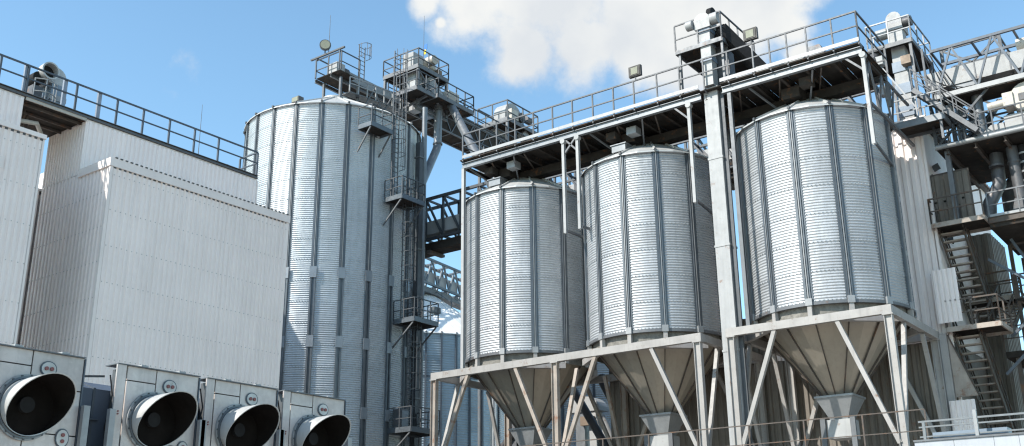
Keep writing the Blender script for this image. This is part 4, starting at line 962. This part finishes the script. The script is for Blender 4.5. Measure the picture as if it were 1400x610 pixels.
for i, (y, r, lab, m) in enumerate(((7.75, .24, 'leftmost black pipe between the two right platforms', 'pipe_dark'), (7.25, .24, 'black pipe second from the left between the right platforms', 'pipe_dark'), (6.85, .16, 'thin ringed black pipe between the right platforms', 'black_rubber'))):
    pt = thing('process_pipe', (45.2, y, 15.2), lab, 'pipe', 'pipes between the right platforms')
    if i == 0: MB().tube([(45.6, y + .2, 18.3), (45.5, y + .25, 16.9), (45.3, y + .7, 16.1), (45.3, y + .8, 15.3)], r + .04, 14).build('pipe', m, pt, True)
    else: MB().tube([(45.2, y, 18.3), (45.2, y - .05, 15.9)], r, 14).build('pipe', m, pt, True)
    for z in ((17.6,) if i < 2 else (17.9, 17.5, 17.1, 16.7)): MB().tube([(45.25, y + (.2 if i == 0 else -.02), z), (45.25, y + (.2 if i == 0 else -.02), z + .08)], r + .06, 14).build('flange', 'galv_bright' if i == 2 else 'pipe_dark', pt, True)
hp = thing('pipe_hopper', (45.3, 7, 15.2), 'dark hopper box receiving the black pipes on the right platform', 'hopper')
MB().prism([(6.5, 15.22), (7.6, 15.22), (7.4, 15.95), (6.7, 15.95)], 'x', 44.8, 45.7).build('box', 'pipe_dark', hp)
E3 = thing('elevator_leg', (45.4, 6.3, 10), 'pale blue elevator leg at the right border between the platforms', 'elevator')
MB().box((45.1, 6.0, 10), (45.7, 6.55, 18.44)).build('leg', 'leg_blue', E3)
for z in (15.6, 17.0): MB().box((45.06, 5.96, z), (45.74, 6.59, z + .6)).build('leg_band', 'leg_paint', E3)
TR = thing('truss_bridge', (44.8, 6, 20.8), 'grey lattice bridge with pale conveyor running off the right edge', 'truss bridge')
truss(TR, 'y', 1.2, 9.6, 44.0, 45.6, 20.9, 23.05, 5, w=.12, bw=.085, m='rail_dark')
MB().box((44.45, 1.2, 21.45), (45.15, 10.0, 22.25)).build('conveyor_casing', 'leg_paint', TR)
cs = MB().box((44.42, 0, 21.42), (45.18, .05, 22.28)).mesh('casing_flange', 'gantry_steel')
for k in range(6): piece('casing_flange', cs, TR, (0, 2.4 + k * 1.4, 0))
MB().box((43.93, 1.2, 20.75), (44.07, 9.7, 20.96)).build('kick_plate', 'leg_paint', TR)
MB().box((44.08, 1.2, 20.8), (45.5, 9.6, 20.84)).build('deck', 'underside', TR)
MB().tube([(44.8, 5.6, 22.6), (44.8, 6.3, 22.6)], .3, 14).build('motor', 'machine_cream', TR, True)
MB().tube([(44.8, 8.3, 21.4), (44.8, 8.2, 20.9), (44.8, 8.2, 18.62)], .22, 12).build('drop_pipe', 'pipe_galv', TR, True)
MB().prism([(8.0, 21.44), (9.1, 21.44), (8.75, 20.97), (8.35, 20.97)], 'x', 44.5, 45.1).build('drop_hopper', 'pipe_galv', TR)
for y in (2.0, 9.4): MB().hbeam((45.3, y, 18.61), (45.3, y, 20.8), .16, .16, .02).build('column', 'gantry_steel', TR)
ST = thing('stair_flight', (43.5, 9.3, 19), 'steep stair with light handrail beside the small landing at upper right', 'stairs')
for x in (43.3, 43.95): MB().bar((x, 10.4, 21.2), (x, 8.1, 18.7), .05, .2).build('stringer', 'gantry_steel', ST)
tm_ = MB().box((43.33, -.11, -.02), (43.92, .11, .02)).mesh('tread', 'gantry_steel')
for k in range(10): piece('tread', tm_, ST, (0, 10.3 - k * .23, 21.05 - k * .25))
for x in (43.3, 43.95): railing(ST, [(x, 10.4, 21.25), (x, 8.1, 18.75)], h=.95, spacing=1.1, m='rail_mid', r=.024, pr=.022)

# ================================================================== low walkway in front of the hoppers, right parapet
W = thing('hopper_walkway', (37.2, 20, 5.5), 'low walkway with thin dark rails in front of the silo hoppers', 'walkway')
MB().box((36.6, 9.9, 5.35), (37.7, 33.3, 5.45)).build('deck', 'underside', W)
railing(W, [(36.65, 9.9, 5.45), (36.65, 33.3, 5.45)], h=1.2, m='rusty_steel', spacing=2.1, r=.02, pr=.028, mids=(.5,))
for y in (10.2, 15, 20, 25, 30, 33): MB().hbeam((37.2, y, 0), (37.2, y, 5.34), .16, .16, .02).build('leg', 'frame_paint', W)
Q = thing('parapet', (34.1, 6.5, 0), 'grey painted parapet at the bottom right edge', 'wall')
pq = [(9.62, 8.45), (8.44, 7.3), (7.29, 6.6), (6.59, 3.0)]
for ya, yb in pq: MB().box((34.0, yb, 0), (34.22, ya, 5.3)).build('panel', 'parapet_paint', Q)
MB().box((33.96, 3.0, 5.305), (34.26, 9.64, 5.36)).build('coping', 'gantry_steel', Q)
railing(Q, [(34.1, 9.45, 5.3), (34.1, 3.0, 5.3)], h=.62, m='pipe_galv', r=.028, pr=.04, mids=(.15, .45), posts=[(34.1, 9.3, 5.3), (34.1, 7.75, 5.3), (34.1, 6.2, 5.3)])
MB().box((34.04, 7.7, 5.3), (34.16, 7.8, 6.15)).build('tall_post', 'galv_bright', Q)
tag(MB().box((34.6, 7.0, 5.45), (35.2, 9.2, 5.62)).build('blue_tray', 'leg_blue'), 'pale blue tray behind the white rail at bottom right', 'tray')
MB_ = MB().box((34.65, 8.9, 0), (34.75, 9.0, 5.44)); t_ = bpy.data.objects['blue_tray']
MB_.build('leg', 'gantry_steel', t_)

# things standing behind the hoppers
E4 = thing('small_elevator', (50, 31.6, 0), 'white domed elevator head seen between the rusty braces', 'elevator')
prof = [(30.8, 10.0), (32.9, 10.0)] + [(31.85 + 1.05 * math.cos(t), 10.0 + .85 * math.sin(t)) for t in [i * math.pi / 10 for i in range(1, 10)]]
MB().prism(prof, 'x', 49.6, 50.6).build('head_casing', 'leg_paint', E4)
MB().box((49.7, 31.9, 0), (50.4, 32.5, 9.98)).build('leg', 'pipe_galv', E4); MB().box((49.7, 31.15, 0), (50.4, 31.6, 9.98)).build('leg', 'leg_paint', E4)
MB().tube([(49.9, 30.95, 9.6), (49.9, 30.7, 9.1), (49.9, 29.2, 5.5)], .3, 12).build('spout', 'leg_paint', E4, True)
MB().box((49.4, 31.2, 9.2), (49.68, 32.0, 9.7)).build('motor_box', 'copper_box', E4)
for i, (ya, za, yb, zb, lab) in enumerate(((34.0, 9.3, 38.5, 4.6, 'dark sloping conveyor left of the left frame post'), (31.0, 11.5, 27.0, 5.0, 'dark sloping pipe behind the left hopper'), (28.8, 11.2, 25.6, 5.0, 'second dark sloping pipe behind the left hopper'))):
    t = thing('sloping_pipe', (46, ya, za - 3), lab, 'pipe'); 
    MB().tube([(46.5, ya, za), (46.5, yb, zb)], .22, 10).build('pipe', 'pipe_dark', t, True); MB().tube([(46.5, ya, za), (46.5, ya + (yb - ya) * .03, za + (zb - za) * .03)], .3, 10).build('flange', 'gantry_steel', t, True)
    MB().bar((46.5, (ya + yb) / 2, 0), (46.5, (ya + yb) / 2, (za + zb) / 2), .12, .12).build('prop', 'gantry_steel', t)
ds = (60.5, 38.5)
bs = thing('low_silo', (ds[0], ds[1], 0), 'blue-grey corrugated silo seen low behind the hopper silos', 'silo')
md = corr_sheet(6.4, R_(18), 1.1, 'big_silo_sheet', .14, .022, seg=3, bolts=0); rd = MB().box((6.4, -.08, 0), (6.5, .08, 18.7)).mesh('stiffener', 'rail_dark'); rest = MB()
for k in range(20):
    a = R_(18 * k + 9); rel = (18 * k + 9 - 216 + 180) % 360 - 180
    if abs(rel) < 95:
        for r in range(17): piece('wall_sheet', md, bs, (ds[0], ds[1], r * 1.1), a)
        piece('stiffener', rd, bs, (ds[0], ds[1], 0), R_(18 * k))
    else: rest.lathe((ds[0], ds[1], 0), [(6.4, 0), (6.4, 18.7)], 2, a - R_(9), a + R_(9))
stuff(rest.build('hidden_sheets', 'big_silo_sheet', bs, True))
roof_parts(bs, ds, 6.4, 20, 0, 18.7, 22.0)

# ================================================================== round-hooded fans in the foreground
def fan_unit(x0, label):
    Y = 14.0; t = thing('fan_unit', (x0 + .75, 14.2, 0), label, 'fan', 'hooded fans in a row')
    def plate(name, xa, xb, za, zb, yy=0.0, m='fan_panel'): return MB().box((x0 + xa, Y + yy, za), (x0 + xb, Y + yy + .03, zb)).build(name, m, t)
    MB().box((x0 + .16, Y + .05, 2.4), (x0 + 1.48, Y + .34, 4.64)).build('housing', 'dark_trim', t)
    plate('edge_strip', 0, .155, 2.4, 4.665, -.03)
    plate('panel', .20, .695, 4.46, 4.665); plate('panel', .20, .695, 2.4, 4.442)
    plate('panel', .715, 1.485, 4.19, 4.665); plate('panel', .715, 1.485, 3.55, 4.172); plate('panel', .715, 1.485, 2.4, 3.532)
    MB().box((x0, Y - .045, 4.667), (x0 + 1.49, Y + .3, 4.682)).build('top_flashing', 'gantry_steel', t)
    MB().box((x0 + 1.492, Y - .02, 2.4), (x0 + 1.51, Y + .3, 4.66)).build('side_flashing', 'rail_dark', t)
    MB().box((x0 + 1.50, Y - .12, 2.4), (x0 + 1.60, Y - .04, 3.98)).build('guide_post', 'galv_bright', t)
    MB().box((x0 - .10, Y - .12, 2.4), (x0 - .005, Y - .04, 3.98)).build('guide_post', 'galv_bright', t)
    xc, zc, n = x0 + .70, 3.87, 40
    ang = [2 * math.pi * k / n for k in range(n)]
    circ = lambda r, y: [(xc + r * math.cos(a), y(a) if callable(y) else y, zc + r * math.sin(a)) for a in ang]
    def band(name, rings_, m):
        q = MB()
        for A_, B_ in zip(rings_[:-1], rings_[1:]): q.add(A_ + B_, [(k, (k + 1) % n, n + (k + 1) % n, n + k) for k in range(n)])
        return q.build(name, m, t, True)
    band('mount_ring', [circ(.455, Y - .002), circ(.455, Y - .045), circ(.40, Y - .045)], 'galv_bright')
    bolts = MB()
    for k in range(20):
        a = 2 * math.pi * k / 20; bx, bz = xc + .435 * math.cos(a), zc + .435 * math.sin(a); bolts.box((bx - .012, Y - .06, bz - .012), (bx + .012, Y - .044, bz + .012))
    stuff(bolts.build('bolts', 'dark_trim', t))
    band('collar_shade', [circ(.415, Y - .03), circ(.415, Y - .05), circ(.43, Y - .05), circ(.43, Y - .065), circ(.40, Y - .065)], 'stiffener_steel')  # dark rim paints the shadow at the root of the hood
    cut = lambda a: Y - max(.10, .40 + .33 * math.sin(a) + .09 * math.cos(a))
    hood = band('hood', [circ(.392, Y - .06), circ(.400, cut), circ(.388, lambda a: cut(a) + .004), circ(.380, Y - .06)], 'fan_hood')
    inner = band('hood_inner_shade', [circ(.386, lambda a: cut(a) + .02), circ(.376, Y - .052)], 'fan_inside')  # near-black sleeve paints the shade inside the hood
    MB().add(circ(.40, Y - .05), [tuple(range(n))]).build('throat', 'fan_inside', t)
    MB().tube([(xc - .05, Y - .055, zc + .02), (xc - .05, Y - .13, zc + .02)], .11, 20).build('hub', 'black_rubber', t, True)
    def port(px, pz, rx, rz):
        o = MB().tube([(px, Y - .003, pz), (px, Y - .02, pz)], .1, 20)
        o.v = [(px + (v[0] - px) * rx / .1, v[1], pz + (v[2] - pz) * rz / .1) for v in o.v]
        p_ = o.build('sight_port', 'rail_dark', t)
        q = MB().tube([(px, Y - .0205, pz), (px, Y - .026, pz)], .1, 20); q.v = [(px + (v[0] - px) * rx * .86 / .1, v[1], pz + (v[2] - pz) * rz * .86 / .1) for v in q.v]
        q.build('port_face', 'fan_hood', p_)
        for d_ in (-.32, .32): MB().tube([(px + d_ * (rx if rx >= rz else 0), Y - .027, pz + d_ * (rz if rz > rx else 0)), (px + d_ * (rx if rx >= rz else 0), Y - .045, pz + d_ * (rz if rz > rx else 0))], min(rx, rz) * .26, 10).build('port_bolt', 'red_paint', p_, True)
    for dx_ in (.34 + .1 * (x0 % 1), 1.02 + .2 * (x0 % .7)): MB().box((x0 + dx_, Y + .0, 4.683), (x0 + dx_ + .12, Y + .12, 4.70 + .02 * (x0 % 1))).build('lifting_tab', 'leg_paint', t)
    MB().tube([(x0 - .05, Y + .06, 4.5), (x0 - .02, Y + .0, 4.2), (x0 - .07, Y + .03, 3.9 - .2 * (x0 % 1)), (x0 - .03, Y, 3.2), (x0 - .05, Y, 2.4)], .012, 5).build('cable', 'black_rubber', t)
    port(x0 + .95, 4.44, .125, .11); port(x0 + 1.28, 3.50, .105, .135); port(x0 + .08, 3.95, .045, .06)
fan_unit(6.86, 'foreground fan at the far left, its hood cut by the picture edge')
fan_unit(8.88, 'foreground fan second from the left, past the dark gap')
fan_unit(10.51, 'foreground fan third from the left')
fan_unit(12.14, 'smallest and rightmost of the foreground fans')
HB = thing('dryer_housing', (10, 15.5, 0), 'dark blue-grey housing behind the row of foreground fans', 'machine')
prof = [(14.36, 0), (17.0, 0), (17.0, 4.2), (16.2, 4.5), (14.9, 4.5), (14.36, 4.32)]
MB().prism(prof, 'x', 6.0, 13.9).build('body', 'duct_blue', HB)
for x in (8.44, 8.78): MB().prism([(y_ - .012 if y_ < 15 else y_ + .012, z_ + .012) for y_, z_ in prof], 'x', x - .02, x + .02).build('seam_band', 'rail_dark', HB)
MB().bar((8.35, 14.33, 4.45), (8.9, 14.33, 4.52), .03, .03).build('strap', 'dark_trim', HB)
MB().box((8.36, 14.30, 3.85), (8.87, 14.355, 3.87)).build('fold', 'rail_dark', HB)
